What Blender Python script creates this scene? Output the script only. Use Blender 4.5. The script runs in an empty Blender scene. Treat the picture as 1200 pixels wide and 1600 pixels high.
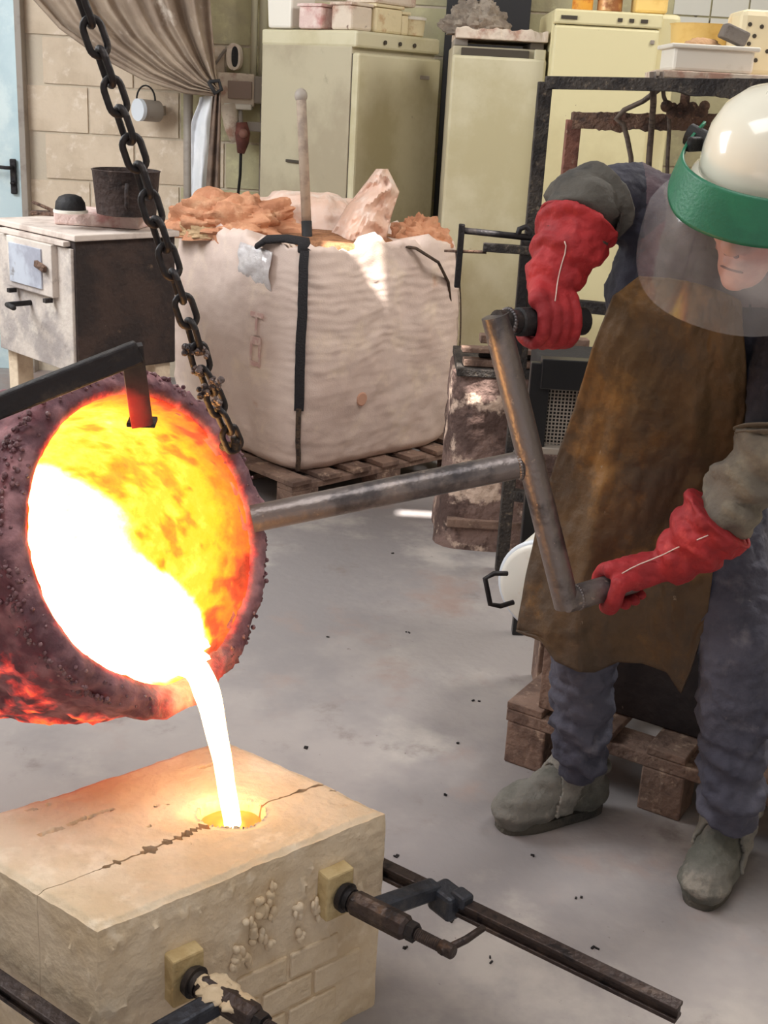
import bpy, math, random
from mathutils import Vector, Matrix, noise as mnoise
V = Vector
random.seed(7)
scene = bpy.context.scene
COL = scene.collection
PI = math.pi

# ------------------------------------------------------------------ camera
FPX = 1900.0                      # focal length in pixels of a 1200x1600 frame
PITCH, ROLL, EYE = math.radians(19.0), math.radians(3.2), V((0, 0, 1.65))
FWD = V((0, math.cos(PITCH), -math.sin(PITCH)))
_r0, _u0 = V((1, 0, 0)), V((0, math.sin(PITCH), math.cos(PITCH)))
RIGHT = _r0 * math.cos(ROLL) + _u0 * math.sin(ROLL)
UP = _u0 * math.cos(ROLL) - _r0 * math.sin(ROLL)
cam_d = bpy.data.cameras.new('camera')
cam_d.sensor_fit = 'HORIZONTAL'
cam_d.sensor_width = 36.0
cam_d.lens = 36.0 * FPX / 1200.0
cam_d.clip_start, cam_d.clip_end = 0.05, 100
cam = bpy.data.objects.new('camera', cam_d)
COL.objects.link(cam)
cam.matrix_world = Matrix.Translation(EYE) @ Matrix((RIGHT, UP, -FWD)).transposed().to_4x4()
scene.camera = cam


def ray(px, py):
    return RIGHT * ((px - 600) / FPX) + UP * ((800 - py) / FPX) + FWD


def at(px, py, Y):
    """point of the place seen at a photo pixel, Y metres ahead of the photographer"""
    d = ray(px, py)
    return EYE + d * (Y / d.y)


def lvl(px, py, z=0.0):
    """point of the place seen at a photo pixel, at height z"""
    d = ray(px, py)
    return EYE + d * ((z - EYE.z) / d.z)


# ------------------------------------------------------------------ light
scene.view_settings.view_transform = 'Standard'
scene.view_settings.look = 'None'
scene.view_settings.gamma = 1.0
scene.view_settings.use_curve_mapping = False
scene.view_settings.exposure = 0.0
cyc = scene.cycles
cyc.max_bounces, cyc.diffuse_bounces, cyc.glossy_bounces, cyc.transmission_bounces, cyc.transparent_max_bounces = 6, 4, 3, 4, 8
world = bpy.data.worlds.new('world')
scene.world = world
world.use_nodes = True
wb = world.node_tree.nodes['Background']
wb.inputs[0].default_value = (0.93, 0.95, 1.0, 1)
wb.inputs[1].default_value = 0.45


def area(name, loc, target, sx, sy, power, col):
    d = bpy.data.lights.new(name, 'AREA')
    d.shape = 'RECTANGLE'
    d.size, d.size_y, d.energy, d.color = sx, sy, power, col
    o = bpy.data.objects.new(name, d)
    COL.objects.link(o)
    o.location = loc
    o.rotation_euler = (V(target) - V(loc)).to_track_quat('-Z', 'Y').to_euler()
    return o


SUN = V((0.10, 0.40, -0.90)).normalized()
area('roof_light_right', (2.3, 4.3, 3.95), (0.1, 2.6, 0.3), 1.4, 1.4, 120, (1.0, 0.97, 0.93))
area('window_left', (-3.3, 4.2, 2.7), (-0.4, 5.6, 1.1), 2.6, 1.6, 170, (0.93, 0.97, 1.0))
area('roof_light_front', (-0.5, 1.3, 4.1), (-0.4, 1.9, 0.0), 2.2, 1.8, 75, (1.0, 0.98, 0.96))
sd = bpy.data.lights.new('sun', 'SUN')
sd.energy, sd.angle, sd.color = 14.0, math.radians(0.6), (1.0, 0.94, 0.86)
so = bpy.data.objects.new('sun', sd)
COL.objects.link(so)
so.rotation_euler = SUN.to_track_quat('-Z', 'Y').to_euler()
so.location = (4, 4, 8)


# ------------------------------------------------------------------ helpers
def lin(c):
    def f(x):
        x /= 255.0
        return x / 12.92 if x <= 0.04045 else ((x + 0.055) / 1.055) ** 2.4
    return tuple(f(x) for x in c[:3]) + (1.0,)


MATS = {}


def M(name, col, rough=0.6, metal=0.0, var=(), bump=None, spec=0.5, alpha=1.0, trans=0.0,
      emit=None, coat=0.0, sub=0.0, stretch=(1, 1, 1)):
    """col sRGB; var: list of (sRGB colour, noise scale, low, high) layers; bump (scale, strength)"""
    if name in MATS:
        return MATS[name]
    m = bpy.data.materials.new(name)
    m.use_nodes = True
    nt = m.node_tree
    b = nt.nodes['Principled BSDF']
    b.inputs['Roughness'].default_value = rough
    b.inputs['Metallic'].default_value = metal
    b.inputs['Specular IOR Level'].default_value = spec
    b.inputs['Alpha'].default_value = alpha
    b.inputs['Transmission Weight'].default_value = trans
    b.inputs['Coat Weight'].default_value = coat
    b.inputs['Base Color'].default_value = lin(col)
    tc = nt.nodes.new('ShaderNodeTexCoord')
    mp = nt.nodes.new('ShaderNodeMapping')
    mp.inputs['Scale'].default_value = stretch
    nt.links.new(tc.outputs['Object'], mp.inputs[0])
    prev = None
    for i, (c2, sc, lo, hi) in enumerate(var):
        n = nt.nodes.new('ShaderNodeTexNoise')
        n.inputs['Scale'].default_value = sc
        n.inputs['Detail'].default_value = 6
        n.inputs['Roughness'].default_value = 0.62
        off = nt.nodes.new('ShaderNodeVectorMath')
        off.operation = 'ADD'
        off.inputs[1].default_value = (i * 3.7 + len(name), i * 1.3, i * 7.1)
        nt.links.new(mp.outputs[0], off.inputs[0])
        nt.links.new(off.outputs[0], n.inputs['Vector'])
        r = nt.nodes.new('ShaderNodeMapRange')
        r.interpolation_type = 'SMOOTHSTEP'
        r.inputs['From Min'].default_value = lo
        r.inputs['From Max'].default_value = hi
        nt.links.new(n.outputs['Fac'], r.inputs['Value'])
        x = nt.nodes.new('ShaderNodeMix')
        x.data_type = 'RGBA'
        nt.links.new(r.outputs['Result'], x.inputs['Factor'])
        if prev is None:
            x.inputs['A'].default_value = lin(col)
        else:
            nt.links.new(prev, x.inputs['A'])
        x.inputs['B'].default_value = lin(c2)
        prev = x.outputs['Result']
    if prev is not None:
        nt.links.new(prev, b.inputs['Base Color'])
    if bump:
        n = nt.nodes.new('ShaderNodeTexNoise')
        n.inputs['Scale'].default_value = bump[0]
        n.inputs['Detail'].default_value = 5
        nt.links.new(mp.outputs[0], n.inputs['Vector'])
        bn = nt.nodes.new('ShaderNodeBump')
        bn.inputs['Strength'].default_value = bump[1]
        bn.inputs['Distance'].default_value = 0.02
        nt.links.new(n.outputs['Fac'], bn.inputs['Height'])
        nt.links.new(bn.outputs[0], b.inputs['Normal'])
    if emit:
        b.inputs['Emission Color'].default_value = lin(emit[0])
        b.inputs['Emission Strength'].default_value = emit[1]
    MATS[name] = m
    return m


ORG = {}


class MB:
    """collects shapes; build() makes ONE mesh object from them"""

    def __init__(s):
        s.v, s.f, s.m, s.mi = [], [], [], 0

    def add(s, verts, faces):
        k = len(s.v)
        s.v += [V(p) for p in verts]
        s.f += [[k + i for i in f] for f in faces]
        s.m += [s.mi] * len(faces)
        return s

    def box(s, c, size, R=None, taper=1.0):
        c = V(c)
        x, y, z = (q / 2 for q in size)
        t = taper
        p = [V((-x, -y, -z)), V((x, -y, -z)), V((x, y, -z)), V((-x, y, -z)),
             V((-x * t, -y * t, z)), V((x * t, -y * t, z)), V((x * t, y * t, z)), V((-x * t, y * t, z))]
        if R is not None:
            p = [R @ q for q in p]
        return s.add([c + q for q in p],
                     [(0, 3, 2, 1), (4, 5, 6, 7), (0, 1, 5, 4), (1, 2, 6, 5), (2, 3, 7, 6), (3, 0, 4, 7)])

    def bar(s, a, b, w, h, up=V((0, 0, 1))):
        """rectangular bar from a to b, w sideways, h along up"""
        a, b = V(a), V(b)
        d = (b - a).normalized()
        sd_ = d.cross(up).normalized()
        u = sd_.cross(d).normalized()
        p = []
        for q in (a, b):
            p += [q - sd_ * w / 2 - u * h / 2, q + sd_ * w / 2 - u * h / 2,
                  q + sd_ * w / 2 + u * h / 2, q - sd_ * w / 2 + u * h / 2]
        return s.add(p, [(0, 1, 2, 3), (7, 6, 5, 4), (0, 4, 5, 1), (1, 5, 6, 2), (2, 6, 7, 3), (3, 7, 4, 0)])

    def loft(s, rings, cap=True, closed=True):
        n = len(rings[0])
        vs = [p for r in rings for p in r]
        fs = []
        for i in range(len(rings) - 1):
            for j in range(n if closed else n - 1):
                k = (j + 1) % n
                fs.append((i * n + j, i * n + k, (i + 1) * n + k, (i + 1) * n + j))
        if cap and closed:
            fs.append(tuple(range(n - 1, -1, -1)))
            q = (len(rings) - 1) * n
            fs.append(tuple(range(q, q + n)))
        return s.add(vs, fs)

    def tube(s, pts, r, seg=12, cap=True, flat=1.0):
        pts = [V(p) for p in pts]
        n = len(pts)
        rr = [r] * n if not hasattr(r, '__len__') else list(r)
        tan = []
        for i in range(n):
            t = pts[min(i + 1, n - 1)] - pts[max(i - 1, 0)]
            tan.append(t.normalized())
        up = V((0, 0, 1)) if abs(tan[0].z) < 0.9 else V((1, 0, 0))
        x = tan[0].cross(up).normalized()
        rings = []
        for i in range(n):
            x = (x - tan[i] * x.dot(tan[i])).normalized()
            y = tan[i].cross(x)
            rings.append([pts[i] + (x * math.cos(2 * PI * k / seg) + y * math.sin(2 * PI * k / seg) * flat) * rr[i]
                          for k in range(seg)])
        return s.loft(rings, cap)

    def lathe(s, prof, mat4=Matrix.Identity(4), seg=32, fn=None, closed_ends=True):
        """prof: (radius, height) pairs along local z"""
        rings = []
        for i, (r, h) in enumerate(prof):
            ring = []
            for k in range(seg):
                a = 2 * PI * k / seg
                rr, hh = (r, h) if fn is None else fn(i, a, r, h)
                ring.append(mat4 @ V((rr * math.cos(a), rr * math.sin(a), hh)))
            rings.append(ring)
        return s.loft(rings, closed_ends)

    def ball(s, c, r, R=None, nu=20, nv=12):
        c = V(c)
        rx, ry, rz = r if hasattr(r, '__len__') else (r, r, r)
        vs, fs = [], []
        for i in range(nv + 1):
            t = PI * i / nv
            for j in range(nu):
                p = 2 * PI * j / nu
                q = V((rx * math.sin(t) * math.cos(p), ry * math.sin(t) * math.sin(p), rz * math.cos(t)))
                vs.append(c + (R @ q if R is not None else q))
        for i in range(nv):
            for j in range(nu):
                k = (j + 1) % nu
                fs.append((i * nu + j, (i + 1) * nu + j, (i + 1) * nu + k, i * nu + k))
        return s.add(vs, fs)

    def grid(s, fn, nu, nv):
        vs = [fn(i / nu, j / nv) for j in range(nv + 1) for i in range(nu + 1)]
        fs = [(j * (nu + 1) + i, j * (nu + 1) + i + 1, (j + 1) * (nu + 1) + i + 1, (j + 1) * (nu + 1) + i)
              for j in range(nv) for i in range(nu)]
        return s.add(vs, fs)

    def mesh(s, name, org):
        me = bpy.data.meshes.new(name)
        me.from_pydata([tuple(p - org) for p in s.v], [], s.f)
        me.validate()
        return me

    def build(s, name, mats, parent=None, smooth=False, bevel=0, org=None, solid=0, merge=False, auto=None):
        if parent is not None:
            o0 = ORG[parent.name]
        elif org is not None:
            o0 = V(org)
        else:
            xs, ys, zs = [p.x for p in s.v], [p.y for p in s.v], [p.z for p in s.v]
            o0 = V(((min(xs) + max(xs)) / 2, (min(ys) + max(ys)) / 2, min(zs)))
        me = s.mesh(name, o0)
        for m in (mats if isinstance(mats, (list, tuple)) else [mats]):
            me.materials.append(m)
        if len(me.polygons) == len(s.m) and any(s.m):
            me.polygons.foreach_set('material_index', s.m)
        o = bpy.data.objects.new(name, me)
        COL.objects.link(o)
        if parent is not None:
            o.parent = parent
        else:
            o.location = o0
        ORG[o.name] = o0
        if smooth:
            me.polygons.foreach_set('use_smooth', [True] * len(me.polygons))
        if auto:
            me.polygons.foreach_set('use_smooth', [True] * len(me.polygons))
            try:
                me.set_sharp_from_angle(angle=math.radians(auto))
            except Exception:
                pass
        if solid:
            md = o.modifiers.new('thickness', 'SOLIDIFY')
            md.thickness = solid
            md.offset = 0
        if bevel:
            md = o.modifiers.new('bevel', 'BEVEL')
            md.width = bevel
            md.segments = 2
            md.limit_method = 'ANGLE'
        return o


def tag(o, label, cat, group=None, kind=None):
    o['label'] = label
    o['category'] = cat
    if group:
        o['group'] = group
    if kind:
        o['kind'] = kind
    return o


def thing(name, label, cat, loc, group=None):
    o = bpy.data.objects.new(name, None)
    o.empty_display_size = 0.1
    COL.objects.link(o)
    o.location = V(loc)
    ORG[o.name] = V(loc)
    return tag(o, label, cat, group)


def struct(o):
    o['kind'] = 'structure'
    return o


def inst(name, me, parent, mat4):
    """a piece that shares mesh data; mat4 places it in the place, parent is a thing without rotation"""
    o = bpy.data.objects.new(name, me)
    COL.objects.link(o)
    o.parent = parent
    o.matrix_local = Matrix.Translation(-ORG[parent.name]) @ mat4
    ORG[o.name] = ORG[parent.name]
    return o


def rz(a):
    return Matrix.Rotation(a, 3, 'Z')


def fbm(p, sc=1.0, o=4):
    return mnoise.fractal(V(p) * sc, 0.6, 2.1, o)


def frame(x, y, z, org):
    return Matrix.Translation(org) @ Matrix((x, y, z)).transposed().to_4x4()


def axes(n, hint=V((0, 0, 1))):
    """3x3 whose z column is n"""
    n = V(n).normalized()
    x = V(hint).cross(n)
    if x.length < 1e-4:
        x = V((1, 0, 0)).cross(n)
    x.normalize()
    return Matrix((x, n.cross(x), n)).transposed()


def remeshed(mb, voxel, smooth_it=4):
    """union of overlapping shapes as one continuous skin; returns (verts, faces)"""
    me = mb.mesh('tmp', V((0, 0, 0)))
    o = bpy.data.objects.new('tmp', me)
    COL.objects.link(o)
    md = o.modifiers.new('r', 'REMESH')
    md.mode = 'VOXEL'
    md.voxel_size = voxel
    if smooth_it:
        sm = o.modifiers.new('s', 'SMOOTH')
        sm.factor = 0.5
        sm.iterations = smooth_it
    dg = bpy.context.evaluated_depsgraph_get()
    ev = o.evaluated_get(dg)
    m2 = ev.to_mesh()
    vs = [v.co.copy() for v in m2.vertices]
    ns = [v.normal.copy() for v in m2.vertices]
    fs = [tuple(p.vertices) for p in m2.polygons]
    ev.to_mesh_clear()
    bpy.data.objects.remove(o)
    bpy.data.meshes.remove(me)
    return vs, ns, fs

# ------------------------------------------------------------------ materials
m_floor = M('concrete_floor', (168, 160, 157), 0.72, var=[((144, 138, 138), 0.9, 0.42, 0.60), ((186, 178, 172), 2.3, 0.52, 0.72),
            ((134, 124, 120), 5.0, 0.58, 0.75), ((112, 102, 98), 38.0, 0.68, 0.76), ((160, 140, 132), 1.4, 0.56, 0.7)], bump=(30, 0.12))
m_block = M('beige_block', (222, 203, 180), 0.9, var=[((206, 186, 162), 3.0, 0.4, 0.65), ((232, 216, 198), 14, 0.55, 0.7)], bump=(40, 0.3))
m_blockg = M('green_cream_block', (196, 188, 150), 0.85, var=[((176, 166, 138), 3.0, 0.4, 0.65), ((206, 200, 160), 11, 0.5, 0.7)], bump=(40, 0.2))
m_mortar = M('mortar', (206, 192, 172), 0.95, bump=(60, 0.3))
m_ceil = M('ceiling_grey', (170, 168, 165), 0.9)
m_wall = M('plain_wall', (205, 196, 178), 0.9, var=[((190, 180, 160), 2, 0.4, 0.6)])
m_steel = M('dark_steel', (128, 120, 118), 0.40, 0.65, var=[((150, 138, 130), 9, 0.5, 0.7), ((84, 80, 82), 5, 0.50, 0.62), ((176, 160, 148), 40, 0.62, 0.72)], bump=(60, 0.15))
m_iron = M('black_iron', (46, 43, 45), 0.55, 0.5, var=[((74, 66, 62), 14, 0.5, 0.7)], bump=(80, 0.2))
m_black = M('black_matte', (26, 24, 26), 0.7, var=[((46, 42, 42), 20, 0.5, 0.7)], bump=(90, 0.2))
m_rust = M('rusty_crust', (118, 92, 78), 0.9, 0.1, var=[((80, 64, 58), 18, 0.46, 0.62), ((170, 138, 114), 45, 0.58, 0.7), ((140, 70, 52), 9, 0.6, 0.75)], bump=(70, 0.9))
m_crust = M('dirty_steel', (74, 68, 64), 0.75, 0.3, var=[((120, 108, 94), 50, 0.56, 0.66), ((48, 44, 44), 12, 0.45, 0.6)], bump=(90, 0.6))
m_wood = M('pale_wood', (176, 146, 116), 0.8, var=[((146, 116, 90), 8, 0.45, 0.65), ((200, 172, 142), 30, 0.55, 0.7)], bump=(50, 0.3), stretch=(1, 1, 4))
m_woodd = M('dirty_wood', (138, 112, 98), 0.85, var=[((104, 82, 72), 9, 0.45, 0.62), ((178, 152, 132), 26, 0.56, 0.7)], bump=(50, 0.4))
m_fridge = M('aged_enamel', (208, 200, 170), 0.45, var=[((190, 180, 144), 2.4, 0.42, 0.66), ((148, 134, 110), 9.0, 0.66, 0.8), ((120, 104, 84), 60, 0.70, 0.76)], bump=(12, 0.05))
m_fridgel = M('cream_enamel', (226, 216, 172), 0.4, var=[((212, 200, 156), 2.0, 0.42, 0.66), ((160, 140, 106), 40, 0.70, 0.76)])
m_fridged = M('grimy_enamel', (184, 174, 148), 0.55, var=[((166, 154, 130), 2.0, 0.4, 0.6), ((134, 120, 102), 8.0, 0.62, 0.8)], bump=(16, 0.08))
m_gasket = M('dark_gasket', (70, 62, 52), 0.8)
m_white = M('white_plastic', (232, 226, 214), 0.5, var=[((206, 196, 180), 6, 0.5, 0.7)])
m_grime = M('grimy_white', (218, 202, 184), 0.7, var=[((176, 138, 120), 7, 0.5, 0.66), ((120, 92, 80), 22, 0.62, 0.72)], bump=(40, 0.3))
m_grey = M('grey_plastic', (158, 148, 138), 0.55, var=[((134, 122, 114), 8, 0.5, 0.7)])

# ------------------------------------------------------------------ setting
f = MB()
f.grid(lambda u, v: V((-3.6 + 7.2 * u, -3 + 10.2 * v, 0)), 2, 2)
floor = struct(f.build('floor', m_floor, org=(0, 3, 0)))

WY = 7.0
w = MB().box((0, WY + 0.112, 2.1), (7.2, 0.2, 4.2))
wall_back = struct(w.build('wall_back', m_mortar, org=(0, WY, 0)))
bw, bh = 0.50, 0.25
bb = MB().box((0, 0, 0), (bw - 0.014, 0.06, bh - 0.014))
bm_a = bb.mesh('block', V((0, 0, 0))); bm_a.materials.append(m_block)
bm_b = bb.mesh('block_painted', V((0, 0, 0))); bm_b.materials.append(m_blockg)
curtain_x = at(330, 200, WY).x
door_x1 = at(46, 200, WY).x
for row in range(10):
    zc = 0.47 + row * bh
    if zc < 0.7:
        continue
    for c in range(14):
        xc = door_x1 + 0.2 + c * bw + (row % 2) * bw / 2 - 0.12
        if xc > 2.9:
            continue
        o = inst('block', bm_a if xc < curtain_x else bm_b, wall_back,
                 Matrix.Translation((xc, WY + 0.034 - random.random() * 0.004, zc)))
wl = MB().box((-3.6, 2.1, 2.1), (0.2, 10.2, 4.2))
struct(wl.build('wall_left', m_wall))
wr = MB().box((3.6, 2.1, 2.1), (0.2, 10.2, 4.2))
struct(wr.build('wall_right', m_wall))

# ceiling with a few small openings that let sunbeams in
CZ = 4.2


def hole(p, hx, hy):
    t = (CZ - p.z) / -SUN.z
    q = p - SUN * t
    return (q.x - hx, q.x + hx, q.y - hy, q.y + hy)


holes = [hole(lvl(678, 804), 0.15, 0.035), hole(at(556, 440, 5.1), 0.12, 0.10),
         hole(at(752, 625, 4.42), 0.05, 0.05)]
xs = sorted({-3.6, 3.6} | {h[0] for h in holes} | {h[1] for h in holes})
ys = sorted({-3.0, 7.2} | {h[2] for h in holes} | {h[3] for h in holes})
c = MB()
for i in range(len(xs) - 1):
    for j in range(len(ys) - 1):
        cx, cy = (xs[i] + xs[i + 1]) / 2, (ys[j] + ys[j + 1]) / 2
        if any(h[0] < cx < h[1] and h[2] < cy < h[3] for h in holes):
            continue
        c.add([(xs[i], ys[j], CZ), (xs[i + 1], ys[j], CZ), (xs[i + 1], ys[j + 1], CZ), (xs[i], ys[j + 1], CZ)], [(0, 3, 2, 1)])
struct(c.build('ceiling', m_ceil, org=(0, 2, CZ)))

# door, far left: pale blue painted steel leaf in a dark frame
m_door = M('pale_blue_paint', (206, 226, 232), 0.5, var=[((188, 212, 220), 2.0, 0.4, 0.65), ((222, 238, 240), 5, 0.5, 0.7)])
door = struct(MB().box((door_x1 - 0.52, WY + 0.03, 1.06), (0.94, 0.06, 2.12)).build('door_1', m_door, bevel=0.004, org=(door_x1 - 0.5, WY, 0)))
fr = MB()
fr.box((door_x1 - 0.022, WY, 1.2), (0.035, 0.14, 2.4)).box((door_x1 - 1.02, WY, 1.2), (0.05, 0.14, 2.4))
fr.box((door_x1 - 0.52, WY, 2.4), (1.05, 0.14, 0.08))
fr.build('door_frame', m_grey, door, bevel=0.004)
hp = at(21, 270, WY - 0.02)
pl = MB().box(hp + V((0, 0.0, -0.02)), (0.035, 0.02, 0.19)).build('handle_plate', m_iron, door, bevel=0.006)
MB().tube([hp + V((0, -0.005, 0.03)), hp + V((0, -0.06, 0.03)), hp + V((-0.02, -0.07, 0.03)), hp + V((-0.12, -0.07, 0.035))], 0.010).build('door_handle', m_iron, door, smooth=True)
MB().tube([hp + V((0, 0.0, -0.055)), hp + V((0, -0.03, -0.055))], 0.012).build('lock_cylinder', m_iron, door, smooth=True)

# ------------------------------------------------------------------ fridges along the back wall
def fridge_1():
    N = at(551, 46, 6.10)
    a = math.radians(50)
    r, l = V((math.cos(a), math.sin(a), 0)), V((-math.sin(a), math.cos(a), 0))
    W_, D_, H_ = 0.625, 0.61, N.z
    base = V((N.x, N.y, 0))
    R = rz(a)
    c0 = base + r * W_ / 2 + l * D_ / 2
    t = thing('tall_fridge', 'tall cream fridge standing cornerwise behind the bulk bag, tubs piled on top', 'fridge', c0)
    MB().box(c0 + V((0, 0, (H_ - 0.07 + 0.10) / 2)), (W_, D_, H_ - 0.17), R).build('body', m_fridged, t, bevel=0.008)
    d = MB().box(c0 - l * (D_ / 2 + 0.022) + V((0, 0, (H_ - 0.09 + 0.14) / 2)), (W_ - 0.004, 0.045, H_ - 0.25), R).build('door', m_fridge, t, bevel=0.012)
    MB().box(base + r * (W_ - 0.13) - l * 0.047 + V((0, 0, H_ - 0.19)), (0.07, 0.006, 0.018), R).build('badge', m_grey, d, bevel=0.002)
    MB().box(c0 - l * (D_ / 2) + V((0, 0, (H_ - 0.09 + 0.14) / 2)), (W_ - 0.01, 0.012, H_ - 0.26), R).build('gasket', m_gasket, t)
    MB().box(c0 - l * 0.012 + V((0, 0, H_ - 0.04)), (W_ + 0.004, D_ + 0.03, 0.075), R).build('top_panel', m_fridge, t, bevel=0.012)
    for k in range(3):
        MB().tube([base + r * (0.2 + k * 0.11) - l * 0.03 + V((0, 0, H_ - 0.045)), base + r * (0.2 + k * 0.11) - l * 0.036 + V((0, 0, H_ - 0.045))], 0.010).build('indicator', m_gasket, t)
    for (zz, w_) in ((-0.62, 0.10), (-0.80, 0.05)):
        MB().box(base + l * 0.36 - r * 0.008 + V((0, 0, H_ + zz)), (0.012, w_, 0.014), R).build('scar', m_gasket, t, bevel=0.003)
    for sx, sy in ((0.06, 0.06), (0.54, 0.06), (0.06, 0.54), (0.54, 0.54)):
        MB().tube([base + r * sx + l * sy, base + r * sx + l * sy + V((0, 0, 0.11))], 0.025).build('foot', m_black, t, smooth=True)
    return base, r, l, H_


F1 = fridge_1()


def fridge_2():
    A, B = at(708, 70, 5.75), at(856, 70, 5.75)
    z = A.z
    cx, wd = (A.x + B.x) / 2, B.x - A.x
    c0 = V((cx, 5.75 + 0.3, 0))
    t = thing('upright_freezer', 'beige upright freezer next to the dark gap, dirty board on top', 'fridge', c0)
    MB().box(c0 + V((0, 0, (z + 0.05) / 2)), (wd, 0.55, z - 0.05)).build('body', m_fridged, t, bevel=0.008)
    MB().box(c0 + V((0, -0.29, (z - 0.06) / 2 + 0.05)), (wd, 0.05, z - 0.12)).build('door', m_fridge, t, bevel=0.012)
    MB().box(c0 + V((-0.02, -0.285, z - 0.025)), (wd * 0.72, 0.03, 0.035)).build('vent_grille', m_gasket, t, bevel=0.003)
    MB().box(c0 + V((0, -0.27, 0.045)), (wd - 0.04, 0.04, 0.09)).build('plinth', m_black, t)
    MB().box(c0 + V((wd / 2 - 0.03, -0.282, z - 0.025)), (0.05, 0.04, 0.05)).build('hinge_cover', m_fridge, t, bevel=0.004)
    return c0, wd, z


F2 = fridge_2()


def fridge_3():
    A, B = at(866, 20, 5.7), at(1030, 40, 5.7)
    z = at(950, 16, 5.7).z
    c0 = V(((A.x + B.x) / 2 + 0.005, 5.7 + 0.3, 0))
    wd = B.x - A.x
    t = thing('cream_fridge', 'cream fridge with dark control marks behind the rusty frames', 'fridge', c0)
    MB().box(c0 + V((0.045, 0.02, (z + 0.05) / 2)), (wd + 0.10, 0.58, z - 0.05)).build('body', m_fridgel, t, bevel=0.02)
    MB().box(c0 + V((0, -0.29, (z - 0.075) / 2 + 0.04)), (wd, 0.05, z - 0.14)).build('door', m_fridgel, t, bevel=0.012)
    p = MB().box(c0 + V((0.0, -0.29, z - 0.035)), (wd + 0.01, 0.06, 0.06)).build('control_panel', m_fridgel, t, bevel=0.008)
    for k, (dx, w_) in enumerate(((-0.17, 0.07), (0.05, 0.02), (0.10, 0.02), (0.155, 0.03))):
        MB().box(c0 + V((dx, -0.322, z - 0.038)), (w_, 0.006, 0.015)).build('control_mark', m_gasket, p)
    MB().box(c0 + V((0, -0.262, (z - 0.075) / 2 + 0.04)), (wd - 0.01, 0.012, z - 0.13)).build('gasket', m_gasket, t)
    MB().box(c0 + V((0.2, -0.318, z - 0.12)), (0.018, 0.008, 0.018)).build('door_lock', m_grey, t, bevel=0.003)
    return c0, wd, z


F3 = fridge_3()

# ------------------------------------------------------------------ incandescent materials
def hot_mat(name, base, base2, power, rough=0.85, noise_sc=30, amount=0.10, bump=1.0):
    """surface whose own 'heat' attribute (0 cold .. 1 white hot) makes it glow"""
    m = bpy.data.materials.new(name)
    m.use_nodes = True
    nt = m.node_tree
    b = nt.nodes['Principled BSDF']
    b.inputs['Roughness'].default_value = rough
    at_ = nt.nodes.new('ShaderNodeAttribute')
    at_.attribute_name = 'hotness'
    tc = nt.nodes.new('ShaderNodeTexCoord')
    n = nt.nodes.new('ShaderNodeTexNoise')
    n.inputs['Scale'].default_value = noise_sc
    n.inputs['Detail'].default_value = 6
    n.inputs['Roughness'].default_value = 0.65
    nt.links.new(tc.outputs['Object'], n.inputs['Vector'])
    ma = nt.nodes.new('ShaderNodeMath'); ma.operation = 'SUBTRACT'
    nt.links.new(n.outputs['Fac'], ma.inputs[0]); ma.inputs[1].default_value = 0.5
    mb = nt.nodes.new('ShaderNodeMath'); mb.operation = 'MULTIPLY_ADD'
    nt.links.new(ma.outputs[0], mb.inputs[0]); mb.inputs[1].default_value = amount
    nt.links.new(at_.outputs['Fac'], mb.inputs[2])
    cr = nt.nodes.new('ShaderNodeValToRGB')
    el = cr.color_ramp.elements
    stops = [(0.0, (0, 0, 0)), (0.22, (0.02, 0.0, 0.0)), (0.40, (0.35, 0.012, 0.006)), (0.52, (0.85, 0.06, 0.015)),
             (0.64, (1.0, 0.22, 0.01)), (0.76, (1.0, 0.52, 0.012)), (0.87, (1.0, 0.62, 0.05)), (0.95, (1.0, 0.58, 0.17)), (1.0, (1.0, 0.56, 0.22))]
    el[0].position, el[0].color = stops[0][0], stops[0][1] + (1,)
    el[1].position, el[1].color = stops[-1][0], stops[-1][1] + (1,)
    for p, c_ in stops[1:-1]:
        e = el.new(p)
        e.color = c_ + (1,)
    nt.links.new(mb.outputs[0], cr.inputs[0])
    nt.links.new(cr.outputs[0], b.inputs['Emission Color'])
    mr = nt.nodes.new('ShaderNodeMapRange')
    mr.inputs['From Min'].default_value = 0.80
    mr.inputs['From Max'].default_value = 1.0
    mr.inputs['To Min'].default_value = 1.45
    mr.inputs['To Max'].default_value = power
    nt.links.new(mb.outputs[0], mr.inputs['Value'])
    nt.links.new(mr.outputs[0], b.inputs['Emission Strength'])
    n2 = nt.nodes.new('ShaderNodeTexNoise')
    n2.inputs['Scale'].default_value = 22
    n2.inputs['Detail'].default_value = 7
    nt.links.new(tc.outputs['Object'], n2.inputs['Vector'])
    x = nt.nodes.new('ShaderNodeMix'); x.data_type = 'RGBA'
    x.inputs['A'].default_value = lin(base); x.inputs['B'].default_value = lin(base2)
    r = nt.nodes.new('ShaderNodeMapRange')
    r.inputs['From Min'].default_value = 0.42; r.inputs['From Max'].default_value = 0.68
    nt.links.new(n2.outputs['Fac'], r.inputs['Value'])
    nt.links.new(r.outputs[0], x.inputs['Factor'])
    nt.links.new(x.outputs['Result'], b.inputs['Base Color'])
    bn = nt.nodes.new('ShaderNodeBump'); bn.inputs['Strength'].default_value = bump; bn.inputs['Distance'].default_value = 0.012
    nt.links.new(n2.outputs['Fac'], bn.inputs['Height'])
    nt.links.new(bn.outputs[0], b.inputs['Normal'])
    return m


def set_heat(o, vals):
    a = o.data.attributes.new('hotness', 'FLOAT', 'POINT')
    a.data.foreach_set('value', vals)


def clamp(x, a=0.0, b=1.0):
    return max(a, min(b, x))


def sstep(a, b, x):
    t = clamp((x - a) / (b - a))
    return t * t * (3 - 2 * t)


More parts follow.
